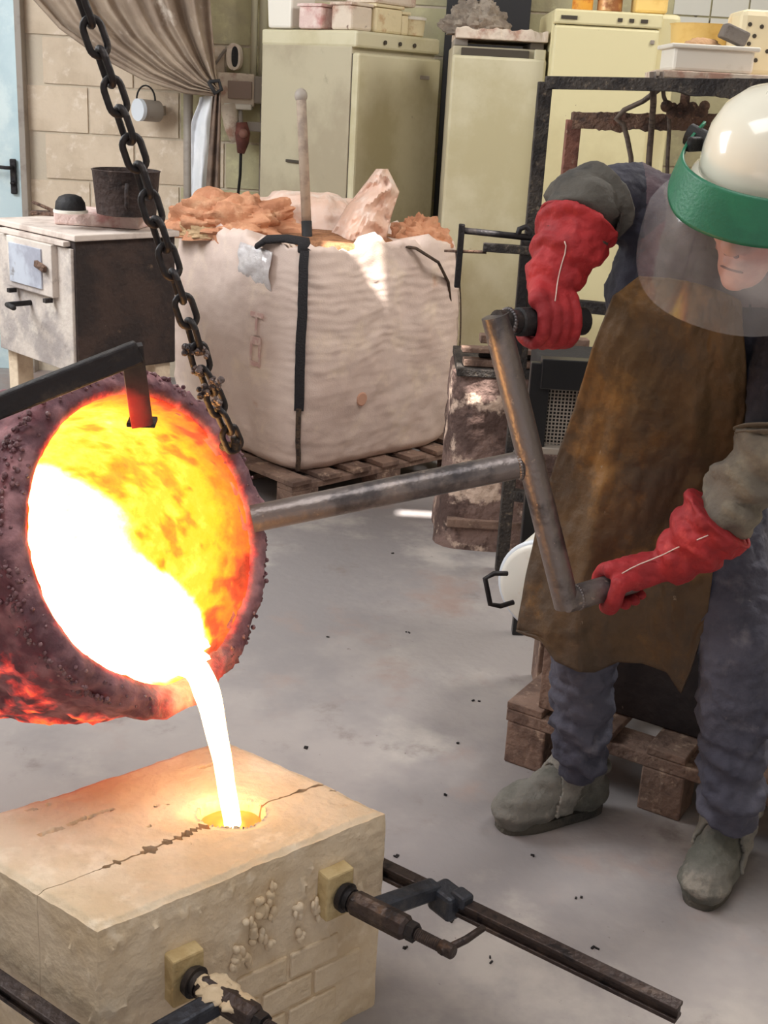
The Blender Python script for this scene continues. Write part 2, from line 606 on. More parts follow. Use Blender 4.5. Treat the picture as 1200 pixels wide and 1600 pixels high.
m_shell = hot_mat('slagged_crucible', (104, 72, 80), (168, 124, 128), 1.6, noise_sc=60, amount=0.55, bump=1.0)
m_lining = hot_mat('glowing_lining', (40, 20, 14), (60, 30, 20), 6.5, noise_sc=34, amount=0.24, bump=0.4)
m_melt = hot_mat('molten_metal', (200, 120, 60), (220, 150, 80), 12.0, rough=0.4, noise_sc=8, amount=0.03, bump=0.0)

# ------------------------------------------------------------------ pouring ladle
LN = V((0.775, -0.512, 0.373)).normalized()          # the mouth looks this way
LC = at(235, 836, 2.0)                              # middle of the mouth
LD = (V((0, 0, -1)) + LN * LN.z).normalized()        # towards the lip, lowest point of the rim
LE = LN.cross(LD)
LM = frame(LD, LE, LN, LC)
LI = LM.inverted()
RIN, ROUT = 0.250, 0.292


def inner_r(s):          # cavity radius at depth s behind the rim
    pts = [(0, RIN), (0.06, RIN), (0.25, 0.245), (0.38, 0.215), (0.46, 0.15), (0.50, 0.0)]
    for (a, ra), (b, rb) in zip(pts, pts[1:]):
        if s <= b:
            return ra + (rb - ra) * (s - a) / (b - a)
    return 0.0


def lip(a, k=7.0):       # 1 at the pouring lip, 0 elsewhere
    return max(0.0, math.cos(a)) ** (k * 2)


ladle = thing('pouring_ladle', 'slag crusted crucible ladle tipped over, glowing yellow inside, with long steel shaft', 'ladle', LC)
b = MB()
prof = [(RIN + 0.001, -0.02), (RIN + 0.002, -0.004), (RIN + 0.012, 0.004), (0.275, 0.006), (0.288, 0.0), (0.297, -0.012), (0.300, -0.03)]
prof += [(0.300 + 0.012 * math.sin(i / 16 * PI), -0.03 - 0.36 * i / 16) for i in range(1, 17)]
prof += [(0.296, -0.43), (0.278, -0.48), (0.245, -0.53), (0.19, -0.56), (0.10, -0.575), (0.02, -0.58)]


def shell_fn(i, a, r, h):
    p = V((r * math.cos(a), r * math.sin(a), h))
    k = lip(a)
    rough = 0.010 * fbm(p, 9) + 0.006 * fbm(p + V((3, 1, 4)), 28) + 0.004 * abs(fbm(p, 70))
    if i < 2:
        rough *= 0.15
    fade = clamp(1 + (h + 0.02) / 0.12) if h < -0.02 else 1.0
    return r + rough + 0.016 * k * fade, h - (0.012 * k if i < 5 else 0.0) + (0.5 * rough if 1 < i < 6 else 0)


b.lathe(prof, LM, 220, shell_fn, closed_ends=False)
shell = b.build('crucible', m_shell, ladle, smooth=True)
hv = []
for p in b.v:
    q = LI @ p
    low = q.x / 0.3                      # 1 on the underside
    s = -q.z
    r = math.hypot(q.x, q.y)
    h = 0.0
    rim = sstep(0.272, 0.250, r) * sstep(0.05, 0.0, s)
    h = max(h, 0.50 * rim)
    ang = math.atan2(q.y, q.x)
    side = sstep(-0.15, 0.6, low) * sstep(0.02, 0.14, s)
    nn = 0.5 + 0.5 * fbm(q, 9) + 0.28 * fbm(q, 26)
    h = max(h, side * (0.08 + 0.46 * sstep(0.36, 0.74, nn)))
    h = max(h, 0.46 * lip(ang, 5) * sstep(0.2, 0.02, s))
    h = max(h, 0.13 + 0.06 * nn) if s > 0.01 else h
    hv.append(h)
set_heat(shell, hv)
# lining
b = MB()
N = 60
prof = [(inner_r(0.5 * i / N) - 0.0 if i < N else 0.004, -0.5 * i / N) for i in range(0, N + 1)]
prof[0] = (RIN + 0.004, -0.003)


def lin_fn(i, a, r, h):
    p = V((r * math.cos(a), r * math.sin(a), h))
    return max(0.003, r + 0.004 * fbm(p, 14) + 0.0025 * fbm(p, 40) + 0.022 * lip(a) * clamp(1 + h / 0.10)), h - 0.014 * lip(a) * clamp(1 + h / 0.06)


b.lathe(prof, LM, 160, lin_fn, closed_ends=False)
lining = b.build('lining', m_lining, ladle, smooth=True)
POOLZ = (LC + LD * (RIN + 0.001)).z
hv = []
for p in b.v:
    q = LI @ p
    s = -q.z
    n1 = 0.5 * fbm(q, 7) + 0.35 * fbm(q, 22)
    above = p.z - POOLZ
    h = 0.55 + 0.245 * sstep(-0.01, 0.14, s) + 0.05 * n1 + 0.03 * sstep(0.0, -0.2, q.x)
    h = max(h, 0.56)
    za = above - 0.0
    sth = 0.05 + 0.28 * sstep(-0.005, 0.075, za) + 0.05 * sstep(0.12, 0.24, za) + 0.30 * sstep(0.22, 0.36, za)
    wh = sstep(-0.045, 0.020, s - sth + 0.02 * n1)
    h = h * (1 - wh) + 1.0 * wh
    if n1 < -0.10 and wh < 0.3:
        h -= 0.12 * sstep(-0.10, -0.30, n1)
    hv.append(h)
set_heat(lining, hv)
# carrying ring with its lugs, shaft, crossbar and the two handles
b = MB()
ring = []
_qr = LI.to_3x3() @ RIGHT
_a0 = math.atan2(_qr.y, _qr.x)
for k in range(49):
    a = _a0 - 0.75 + 1.5 * k / 48
    ring.append(LM @ V((0.304 * math.cos(a), 0.304 * math.sin(a), -0.07)))
b.loft([[p + LN * 0.03 + (p - LC).normalized() * 0.0 for p in ring], [p - LN * 0.03 for p in ring]], cap=False, closed=False)
b.build('carrying_band', m_crust, ladle, smooth=True, solid=0.016)
Tj = at(832, 722, 2.28)
S0 = at(402, 809, 2.19)
Ttop, Tbot = at(776, 503, 2.27), at(884, 938, 2.27)
MB().tube([S0 + (S0 - Tj).normalized() * 0.01, Tj], 0.0265, 20).build('shaft', m_steel, ladle, auto=40)
dT = (Ttop - Tbot).normalized()
MB().tube([Ttop + dT * 0.012, Tbot - dT * 0.012], 0.0262, 20).build('crossbar', m_steel, ladle, auto=40)
Hu, Hl = at(913, 502, 2.40), at(990, 907, 2.345)
hu = MB().tube([Ttop, Hu], 0.0225, 18).build('handle', m_iron, ladle, auto=40)
MB().tube([Ttop + (Hu - Ttop) * 0.22, Ttop + (Hu - Ttop) * 0.235, Hu - (Hu - Ttop) * 0.02, Hu], [0.024, 0.0275, 0.0275, 0.022], 18).build('grip', m_black, hu, auto=40)
MB().tube([Tbot, Hl], 0.0262, 18).build('handle', m_steel, ladle, auto=40)
w = MB()
for k in range(28):
    a = 2 * PI * k / 28
    p = Tj + (S0 - Tj).normalized() * 0.028
    x = (S0 - Tj).normalized().cross(V((0, 0, 1))).normalized()
    y = x.cross((S0 - Tj).normalized())
    w.ball(p + (x * math.cos(a) + y * math.sin(a)) * 0.026, 0.0055, nu=6, nv=4)
w.build('weld_bead', m_steel, ladle, smooth=True)
for P in (Ttop, Tbot):
    w = MB()
    o2 = (Hu - Ttop) if P is Ttop else (Hl - Tbot)
    o2 = o2.normalized()
    x = o2.cross(V((0, 0, 1))).normalized(); y = x.cross(o2)
    for k in range(26):
        a = 2 * PI * k / 26
        w.ball(P + o2 * 0.027 + (x * math.cos(a) + y * math.sin(a)) * 0.0235, 0.005, nu=6, nv=4)
    w.build('weld_bead', m_steel, ladle, smooth=True)
# slag beads on the rim
sl = MB()
for k in range(900):
    a = random.uniform(-PI, PI)
    if abs(a) < 0.35:
        continue
    s = random.uniform(-0.006, 0.05)
    r_ = random.uniform(0.27, 0.294) if s < 0.002 else 0.299
    p = LM @ V((r_ * math.cos(a), r_ * math.sin(a), -s))
    sl.ball(p, random.uniform(0.0022, 0.0055), nu=6, nv=4)
m_slag = M('glassy_slag', (124, 88, 94), 0.25, var=[((176, 140, 140), 40, 0.5, 0.7)], bump=(90, 0.6))
o = sl.build('slag_crust', m_slag, ladle, smooth=True); o['kind'] = 'stuff'

# ------------------------------------------------------------------ molten metal: pool, stream, filled cup
MZ = 0.43                                           # top of the mould
HOLE = lvl(362, 1268, MZ)
melt = thing('molten_metal', 'white hot molten metal pouring from the tipped ladle into the mould', 'metal', HOLE + V((0, 0, -0.05)))
b = MB()
ch = LM @ V((0.10, 0, -0.22)); ch.z = POOLZ
NP = 140
bound = []
for k in range(NP):
    a = 2 * PI * k / NP
    d = V((math.cos(a), math.sin(a), 0))
    t = 0.0
    while t < 0.8:
        q = LI @ (ch + d * t)
        s = -q.z
        if s < (0.004 if lip(math.atan2(q.y, q.x)) > 0.6 else 0.035) or s > 0.498 or math.hypot(q.x, q.y) > inner_r(s) + 0.022 * lip(math.atan2(q.y, q.x)):
            break
        t += 0.003
    bound.append(ch + d * max(t, 0.01))
rings_ = [[ch + (p - ch) * f_ + V((0, 0, 0.002 * fbm(ch + (p - ch) * f_, 12))) for p in bound] for f_ in (0.02, 0.3, 0.6, 0.85, 1.0)]
b.loft(rings_, cap=False)
pool = b.build('melt_pool', m_melt, melt, smooth=True)
set_heat(pool, [1.0] * len(b.v))
# stream: runs over the lip, narrows and falls into the cup
LP = LM @ V((RIN + 0.010, 0, 0.004))
nh = V((LN.x, LN.y, 0)).normalized()
sidev = nh.cross(V((0, 0, 1)))
start = LP - nh * 0.10 + V((0, 0, 0.020))
b = MB()
rings_ = []
heat = []
END = HOLE + V((0.003, 0, -0.035))
for k in range(41):
    u = k / 40
    if u < 0.30:
        w_ = u / 0.30
        c_ = start.lerp(LP + V((0, 0, 0.016)) + nh * 0.006, w_)
        hw, th = 0.050 - 0.022 * w_, 0.013 + 0.006 * w_
        up = V((0, 0, 1))
    else:
        w_ = (u - 0.30) / 0.70
        p0 = LP + V((0, 0, 0.016)) + nh * 0.006
        hx = END - p0
        c_ = p0 + V((hx.x, hx.y, 0)) * (0.95 * w_ ** 0.62 + 0.05 * w_) + V((0, 0, hx.z * w_ ** 1.08))
        hw, th = 0.028 - 0.0115 * sstep(0, 0.7, w_), 0.019 - 0.004 * w_
        up = V((0, 0, 1)).lerp(nh, sstep(0.0, 0.25, w_)).normalized()
    rings_.append([c_ + sidev * math.cos(2 * PI * j / 20) * (hw + 0.0012 * math.sin(c_.z * 60 + j)) + up * math.sin(2 * PI * j / 20) * th for j in range(20)])
    heat += [1.0] * 20
b.loft(rings_)
stream = b.build('stream', m_melt, melt, smooth=True)
set_heat(stream, heat)
b = MB()
b.lathe([(0.002, 0.0)] + [(0.0545 * i / 8, 0.0012 * math.sin(i * 2)) for i in range(1, 9)], Matrix.Translation(HOLE + V((0, 0, -0.026))), 48, closed_ends=False)
cup = b.build('metal_in_cup', m_melt, melt, smooth=True)
set_heat(cup, [clamp(0.56 + 0.05 * fbm(p, 20) + 0.22 * sstep(0.024, 0.005, (p - (HOLE + V((0.0, 0, -0.026)))).length), 0, 0.9) for p in b.v])

# ------------------------------------------------------------------ lifting chain
pix = [(118, -26, 2.00), (147, 52, 2.02), (176, 138, 2.03), (212, 245, 2.05), (240, 335, 2.06), (268, 420, 2.07),
       (298, 508, 2.09), (318, 580, 2.11), (343, 642, 2.14), (368, 700, 2.18)]
path = [at(*p) for p in pix]
top_dir = (path[0] - path[2]).normalized()
tlen = (CZ - path[0].z) / top_dir.z
path = [path[0] + top_dir * tlen] + path
chain = thing('lifting_chain', 'dark steel link chain slanting down to the ladle, slag stuck on its lower links', 'chain', path[-1])
PITCH_L, WR, LW, LLn = 0.0455, 0.0059, 0.0155, 0.0232


def link_mesh():
    b = MB()
    pts = []
    hs = LLn + 0.005 - LW                # half straight length
    for k in range(10):
        a = -PI / 2 + PI * k / 9
        pts.append(V((hs + LW * math.cos(a), LW * math.sin(a), 0)))
    for k in range(10):
        a = PI / 2 + PI * k / 9
        pts.append(V((-hs + LW * math.cos(a), LW * math.sin(a), 0)))
    n = len(pts)
    rings = []
    for i in range(n):
        t = (pts[(i + 1) % n] - pts[i - 1]).normalized()
        x = V((0, 0, 1)); y = t.cross(x)
        rings.append([pts[i] + (x * math.cos(2 * PI * j / 8) + y * math.sin(2 * PI * j / 8)) * WR for j in range(8)])
    rings.append(rings[0])
    b.loft(rings, cap=False)
    me = b.mesh('link', V((0, 0, 0)))
    me.materials.append(m_iron)
    me.polygons.foreach_set('use_smooth', [True] * len(me.polygons))
    return me


lm = link_mesh()
seglen = [(path[i + 1] - path[i]).length for i in range(len(path) - 1)]
total = sum(seglen)


def along(d):
    for i, sl_ in enumerate(seglen):
        if d <= sl_:
            return path[i].lerp(path[i + 1], d / sl_), (path[i + 1] - path[i]).normalized()
        d -= sl_
    return path[-1], (path[-1] - path[-2]).normalized()


nl = int(total / PITCH_L)
for k in range(nl):
    p, t = along(total - (k + 0.5) * PITCH_L)
    face = (EYE - p).normalized()
    z = (face - t * face.dot(t)).normalized()
    y = z.cross(t)
    a = math.radians(18 + random.uniform(-14, 14)) + (PI / 2 if k % 2 else 0)
    z2 = z * math.cos(a) + y * math.sin(a)
    inst('link', lm, chain, frame(t, z2.cross(t), z2, p))
m_sparkle = M('grey_slag', (112, 98, 96), 0.35, 0.4, var=[((190, 176, 168), 60, 0.55, 0.65), ((60, 50, 52), 20, 0.5, 0.6)], bump=(120, 0.8))
for (px, py, n_) in ((296, 545, 5), (316, 548, 6), (306, 580, 6), (338, 600, 6), (318, 612, 5), (336, 630, 4)):
    b = MB()
    p0 = at(px, py, 2.09)
    for k in range(n_ * 2):
        b.ball(p0 + V((random.uniform(-1, 1), random.uniform(-1, 1), random.uniform(-1, 1))) * 0.009, random.uniform(0.003, 0.007), nu=7, nv=5)
    b.build('slag_lump', m_sparkle, chain, smooth=True)
# shackle lug that holds the chain on the ladle ring
b = MB()
e0 = path[-1]
_q = LI @ e0
_a = math.atan2(_q.y, _q.x)
tgt = LM @ V((0.318 * math.cos(_a), 0.318 * math.sin(_a), -0.12))
b.tube([e0 + V((0, 0, 0.02)), e0, e0.lerp(tgt, 0.5), tgt], 0.010, 10)
b.build('suspension_lug', m_crust, ladle, smooth=True)

# ------------------------------------------------------------------ skimmer held in the mouth
K0, K1 = at(-420, 800, 1.72), at(207, 553, 1.95)
K2 = at(222, 664, 1.985)
sk = thing('slag_skimmer', 'dark iron hook bar holding back slag at the ladle mouth', 'skimmer', K1)
MB().bar(K0, K1 + (K1 - K0).normalized() * 0.012, 0.022, 0.038).build('shank', m_iron, sk, bevel=0.004)
m_hot = hot_mat('heated_iron', (46, 43, 45), (74, 66, 62), 1.2, noise_sc=40, amount=0.1, bump=0.3)
hk = MB()
hk0 = at(205, 540, 1.95)
for k in range(8):
    hk.bar(hk0.lerp(K2, k / 8), hk0.lerp(K2, (k + 1) / 8), 0.036, 0.016, up=V((0.3, -1, 0.2)))
hko = hk.build('hook', m_hot, sk)
set_heat(hko, [0.44 * sstep(0.04, 0.10, (p - hk0).length) * (0.5 + 0.5 * sstep(0.0, -0.014, (p - hk0.lerp(K2, 0.5)).dot(RIGHT))) for p in hk.v])
MB().box(K2 + V((-0.004, 0.02, 0)), (0.048, 0.05, 0.008), rz(0.1)).build('blade', m_iron, sk, bevel=0.002)

# ------------------------------------------------------------------ casting mould: two clay halves
m_clay = M('investment_clay', (232, 214, 188), 0.92, var=[((218, 196, 164), 5, 0.42, 0.66), ((240, 224, 200), 16, 0.52, 0.7), ((200, 168, 134), 40, 0.68, 0.78)], bump=(45, 0.35))
MA, MBc, MC = lvl(152, 1452, MZ), lvl(602, 1267, MZ), lvl(350, 1153, MZ)
mu = (MBc - MA); ML = mu.length; mu.normalize()
mv = (MBc - MC); MD = mv.length; mv.normalize()   # along the block's other edge, out of the clamped face
mn = V((mu.y, -mu.x, 0))                        # square to the clamped face


def MP(s, t, z):                               # s along the face, t inwards
    return V((MA.x, MA.y, 0)) + mu * s - mv * t + V((0, 0, z))


def st(p):
    q = p - V((MA.x, MA.y, 0))
    det = mu.x * -mv.y + mv.x * mu.y
    return (q.x * -mv.y + mv.x * q.y) / det, (mu.x * q.y - mu.y * q.x) / det


sa, sb = st(lvl(120, 1372, MZ)), st(lvl(505, 1224, MZ))
hs_, ht_ = st(HOLE)


def seam(s):
    k = (s - sa[0]) / (sb[0] - sa[0])
    base = sa[1] + (sb[1] - sa[1]) * k
    return base + 0.004 * fbm(V((s * 20, 1.7, 0))) + 0.5 * (ht_ - (sa[1] + (sb[1] - sa[1]) * (hs_ - sa[0]) / (sb[0] - sa[0]))) * math.exp(-((s - hs_) / 0.12) ** 2)


def gap(s):
    g = 0.0016 + (0.0025 + max(0, fbm(V((s * 30, 9.1, 2))) + 0.1) * 0.055) * sstep(0.02, 0.08, s - sa[0]) * sstep(0.04, 0.0, s - hs_ + 0.02)
    g += (0.002 + max(0, fbm(V((s * 30, 4, 2)))) * 0.010) * sstep(hs_, hs_ + 0.06, s)
    return g


mould = thing('casting_mould', 'split clay casting mould block with glowing pouring hole', 'mould', MP(ML / 2, MD / 2, 0))


def top_z(s, t):
    d = math.hypot(s - hs_, (t - ht_) * 1.0)
    z = MZ + 0.0022 * fbm(V((s * 7, t * 7, 0.3))) + 0.001 * fbm(V((s * 30, t * 30, 0.3)))
    e = 0.055 + 0.003 * fbm(V((math.atan2(s - hs_, t - ht_) * 1.2, 5, 1)))
    if d < e:
        z -= 0.055 * sstep(e, e - 0.010, d)
    else:
        z -= 0.004 * sstep(e + 0.02, e, d)
    # side trough where metal splashed
    q = math.hypot((s - hs_ + 0.045), (t - ht_ - 0.035) * 1.1)
    z -= 0.008 * sstep(0.045, 0.01, q)
    # surface pits
    pit = fbm(V((s * 9, t * 30, 6.0)))
    if pit > 0.80 and t > 0.04:
        z -= 0.012 * sstep(0.80, 0.9, pit)
    edge = min(s, ML - s, t, MD - t)
    z -= 0.007 * sstep(0.014, 0.0, edge) * (0.8 + 0.35 * fbm(V((s * 9, t * 9, 2))))
    return z


def half(near):
    b = MB()
    nu_, nv_ = 170, 70
    pts = []
    for j in range(nv_ + 1):
        for i in range(nu_ + 1):
            s = ML * i / nu_
            ts, g = seam(s), gap(s) / 2
            v_ = j / nv_
            t = v_ * (ts - g) if near else ts + g + v_ * (MD - ts - g)
            pts.append((s, t))
    vs = [MP(s, t, top_z(s, t)) for s, t in pts]
    W_ = nu_ + 1
    fs = [(j * W_ + i, j * W_ + i + 1, (j + 1) * W_ + i + 1, (j + 1) * W_ + i) for j in range(nv_) for i in range(nu_)]
    b.add(vs, fs)
    loop = [i for i in range(W_)] + [j * W_ + nu_ for j in range(1, nv_ + 1)] + [nv_ * W_ + i for i in range(nu_ - 1, -1, -1)] + [j * W_ for j in range(nv_ - 1, 0, -1)]
    cen = MP(ML / 2, MD / 2, 0)
    rings = []
    NR = 44
    for k in range(NR + 1):
        row = []
        for idx in loop:
            s, t = pts[idx]
            p = vs[idx].copy()
            zt = p.z
            p.z = zt * (1 - k / NR)
            if k:
                out = V((0, 0, 0))
                if s < 1e-6: out = -mu
                elif s > ML - 1e-6: out = mu
                elif near and t < 1e-6: out = mv
                elif not near and t > MD - 1e-6: out = -mv
                dd = 0.003 * fbm(p, 6) + 0.0008 * fbm(p, 34)
                lump = fbm(p + V((5, 2, 1)), 17)
                if lump > 0.55:
                    dd += 0.006 * sstep(0.55, 0.85, lump)
                p += out * (dd * sstep(0, 3, k) + 0.002 * sstep(0, 3, k))
            row.append(p)
        rings.append(row)
    b.loft(rings, cap=False)
    return b.build('mould_half', m_clay, mould, smooth=False, auto=50)


half(True)
half(False)
brick_b = MB().box((0, 0, 0), (0.105, 0.012, 0.052))
bme = brick_b.mesh('brick', V((0, 0, 0))); bme.materials.append(m_clay)
Rm = Matrix((mu, -mn, V((0, 0, 1)))).transposed().to_4x4()
for row, zc in enumerate((0.19, 0.13, 0.07)):
    for k in range(7):
        s = 0.19 + k * 0.112 + (0.055 if row % 2 else 0)
        if s > ML - 0.06 or (s < 0.28 and row == 0):
            continue
        o = inst('brick', bme, mould, Matrix.Translation(MP(s, -0.001, zc)) @ Rm)
        md = o.modifiers.new('bevel', 'BEVEL'); md.width = 0.004; md.segments = 2
for k in range(16):
    s, z = random.uniform(0.22, ML - 0.14), random.uniform(0.24, 0.37)
    b = MB()
    p0 = MP(s, -0.006, z)
    for _ in range(4):
        b.ball(p0 + mu * random.uniform(-.012, .012) + V((0, 0, random.uniform(-.016, .016))), (random.uniform(.004, .010), random.uniform(.004, .008), random.uniform(.006, .014)), nu=9, nv=6)
    b.build('clay_lump', m_clay, mould, smooth=True)


# ------------------------------------------------------------------ clamps across the mould
m_blue = M('blue_grey_casting', (62, 66, 76), 0.5, 0.4, var=[((92, 92, 96), 20, 0.5, 0.68), ((40, 42, 50), 8, 0.45, 0.6)], bump=(50, 0.3))
m_bar = M('worn_bar_steel', (74, 64, 62), 0.5, 0.6, var=[((104, 90, 82), 16, 0.5, 0.7), ((46, 42, 44), 30, 0.55, 0.66)], bump=(70, 0.25))
m_pad = M('pale_pad_wood', (206, 184, 138), 0.8, var=[((184, 158, 112), 12, 0.45, 0.65)], bump=(50, 0.3))


def clamp_tool(s_screw, z, s_bar, v0, v1, v_jaw, label, dirty=False):
    """screw clamp: wooden pad, hexagonal barrel, spindle with tommy bar, sliding jaw on a long flat bar"""
    sg = 1 if s_bar > s_screw else -1
    root = thing('bar_clamp', label, 'clamp', MP(s_bar, -v_jaw, z - 0.02))

    def Q(s, v, zz):                  # v metres out of the face
        return MP(s, -v, zz)
    # flat I-section bar
    bar = MB().bar(Q(s_bar, v0, z - 0.03), Q(s_bar, v1, z - 0.03), 0.012, 0.022)
    bar.bar(Q(s_bar, v0, z - 0.019), Q(s_bar, v1, z - 0.019), 0.026, 0.008)
    bar.bar(Q(s_bar, v0, z - 0.041), Q(s_bar, v1, z - 0.041), 0.026, 0.008)
    bar.build('bar', m_bar, root, bevel=0.002)
    MB().box(Q(s_screw, 0.014, z + 0.003), (0.058, 0.032, 0.092), Rm.to_3x3()).build('pad', m_pad, root, bevel=0.004)
    tip = Q(s_screw, 0.030, z)
    d = mv
    MB().tube([tip, tip + d * 0.012, tip + d * 0.013, tip + d * 0.022], [0.025, 0.027, 0.021, 0.021], 20).build('swivel_foot', m_iron, root, auto=40)
    MB().tube([tip + d * 0.022, tip + d * 0.03, tip + d * 0.135, tip + d * 0.142], [0.018, 0.0225, 0.0225, 0.017], 8).build('barrel', m_bar, root, bevel=0.001)
    MB().tube([tip + d * 0.142, tip + d * 0.158], 0.018, 6).build('hex_nut', m_iron, root, bevel=0.001)
    sp = MB()
    prof = []
    for k in range(28):
        prof.append((0.0095 + (0.0015 if k % 2 else 0), 0.158 + k * 0.0018))
    prof += [(0.0125, 0.209), (0.0125, 0.232), (0.009, 0.235)]
    sp.lathe(prof, Matrix.Translation(tip) @ axes(d).to_4x4(), 14)
    sp.build('spindle', m_bar, root, auto=40)
    h0 = tip + d * 0.219
    MB().tube([h0 - mu * 0.012 * sg, h0 + mu * 0.045 * sg + V((0, 0, -0.002)), h0 + mu * 0.085 * sg + V((0, 0, 0.004))], [0.007, 0.0068, 0.006], 10).build('tommy_bar', m_bar, root, smooth=True)
    # sliding jaw: arm from the barrel to the bar and the sleeve on the bar
    j = MB()
    A_, B_ = tip + d * (v_jaw - 0.03), Q(s_bar, v_jaw, z - 0.028)
    B2 = Q(s_bar, v_jaw + 0.02, z - 0.03)
    j.bar(A_ + mu * 0.01 * sg, B_ + V((0, 0, 0.012)), 0.034, 0.030)
    j.build('jaw_arm', m_blue, root, bevel=0.006)
    MB().box(B2 + d * 0.005 - mu * 0.0 + V((0, 0, 0.0)), (0.046, 0.060, 0.050), Rm.to_3x3()).build('jaw_sleeve', m_blue, root, bevel=0.008)
    MB().box(B2 + d * 0.035 + V((0, 0, 0.018)), (0.030, 0.035, 0.026), Rm.to_3x3()).build('ratchet_catch', m_blue, root, bevel=0.006)
    # fixed jaw behind the mould
    MB().bar(Q(s_bar, v0 + 0.012, z - 0.03), Q(s_screw, v0 + 0.012, z - 0.03), 0.024, 0.032).build('fixed_jaw', m_blue, root, bevel=0.004)
    if dirty:
        for (q, r_) in ((tip + d * 0.06 + V((0, 0, 0.016)), (0.028, 0.028, 0.013)), (tip + d * 0.10 + V((0, 0, 0.014)), (0.022, 0.02, 0.012)), (tip + d * 0.03 + V((0, 0, 0.014)), (0.012, 0.012, 0.012))):
            sm_ = MB().ball(q - V((0, 0, 0.004)), (r_[0] * 1.2, r_[1] * 1.1, r_[2] * 0.85), nu=28, nv=18)
            sm_.v = [v_ + (v_ - q) * 0.45 * fbm(v_, 45) for v_ in sm_.v]
            sm_.build('plaster_smear', m_clay, root, smooth=True)
    return root


s1, _ = st(lvl(506, 1418, 0.30))
pk = st(at(506, 1415, (MP(ML * 0.8, 0, 0)).y))
clamp_tool(ML * 0.785, 0.315, ML + 0.028, -MD - 0.03, 0.565, 0.095, 'dark screw clamp with its long bar reaching out over the bare floor')
clamp_tool(ML * 0.245, 0.285, -0.045, -MD - 0.03, 0.52, 0.10, 'plaster smeared screw clamp at the near lower corner of the mould', dirty=True)

# ------------------------------------------------------------------ pallets
def plank_box(t, name, a, b, w, h, m, up=V((0, 0, 1))):
    return MB().bar(a, b, w, h, up).build(name, m, t, bevel=0.003)


BA = math.radians(44)
br, bl = V((math.cos(BA), math.sin(BA), 0)), V((-math.sin(BA), math.cos(BA), 0))
BN = lvl(462, 746, 0.15)                       # near corner of the bag on its pallet
BS = 0.98
BC_ = BN + br * BS / 2 + bl * BS / 2 - V((0, 0, 0))
BC_.z = 0
pal = thing('wooden_pallet', 'wooden pallet under the big white bulk bag', 'pallet', BC_)
P0 = BC_ - br * 0.54 - bl * 0.54
for k in range(7):
    a = P0 + br * (0.045 + k * 0.165)
    plank_box(pal, 'top_plank', a + V((0, 0, 0.139)), a + bl * 1.08 + V((0, 0, 0.139)), 0.10, 0.021, m_woodd)
for k in range(3):
    a = P0 + bl * (0.06 + k * 0.48)
    plank_box(pal, 'stringer', a + V((0, 0, 0.115)), a + br * 1.08 + V((0, 0, 0.115)), 0.10, 0.024, m_woodd)
    plank_box(pal, 'bottom_plank', a + V((0, 0, 0.012)), a + br * 1.08 + V((0, 0, 0.012)), 0.10, 0.022, m_woodd)
    for j in range(3):
        MB().box(a + br * (0.07 + j * 0.47) + V((0, 0, 0.063)), (0.14, 0.10, 0.08), rz(BA)).build('block', m_woodd, pal, bevel=0.003)

# ------------------------------------------------------------------ bulk bag
m_bag = M('woven_bag', (226, 204, 192), 0.8, var=[((214, 190, 178), 3, 0.42, 0.66), ((236, 214, 196), 7, 0.5, 0.7), ((206, 164, 140), 5, 0.66, 0.82)], bump=(160, 0.12))
m_strap = M('black_webbing', (36, 33, 36), 0.85, bump=(160, 0.4))
m_strapb = M('brown_cord', (92, 74, 60), 0.9, var=[((60, 48, 42), 60, 0.45, 0.6)], bump=(200, 0.5))
m_pouch = M('clear_pouch', (226, 220, 220), 0.12, var=[((200, 190, 190), 14, 0.5, 0.7)], bump=(22, 0.6), coat=0.6)
m_liner = M('plastic_liner', (246, 216, 200), 0.35, var=[((236, 196, 174), 5, 0.42, 0.62), ((250, 230, 218), 11, 0.5, 0.7)], bump=(22, 0.4), alpha=0.85)
m_paper = M('orange_paper', (208, 150, 114), 0.75, var=[((186, 126, 92), 6, 0.42, 0.62), ((226, 178, 142), 12, 0.52, 0.7)], bump=(26, 0.5))
m_sand = M('brown_sand', (170, 120, 84), 0.95, var=[((140, 96, 66), 20, 0.45, 0.6)], bump=(120, 0.6))
BT = at(460, 402, BN.y).z                      # top of the bag
bag = thing('bulk_bag', 'big open white bulk bag with black webbing on its corner', 'bag', V((BC_.x, BC_.y, 0.15)))


def bag_pt(a, z, extra=0.0):
    """a: angle in the bag's own square, z height"""
    k = (z - 0.15) / (BT - 0.15)
    c_, s_ = math.cos(a), math.sin(a)
    p_ = 7.0
    r = (abs(c_) ** p_ + abs(s_) ** p_) ** (-1 / p_)
    sc = BS / 2 * (0.93 + 0.10 * math.sin(PI * clamp(k * 0.92 + 0.06)) ** 0.7) + extra
    return BC_ + (br * c_ + bl * s_) * r * sc + V((0, 0, z))


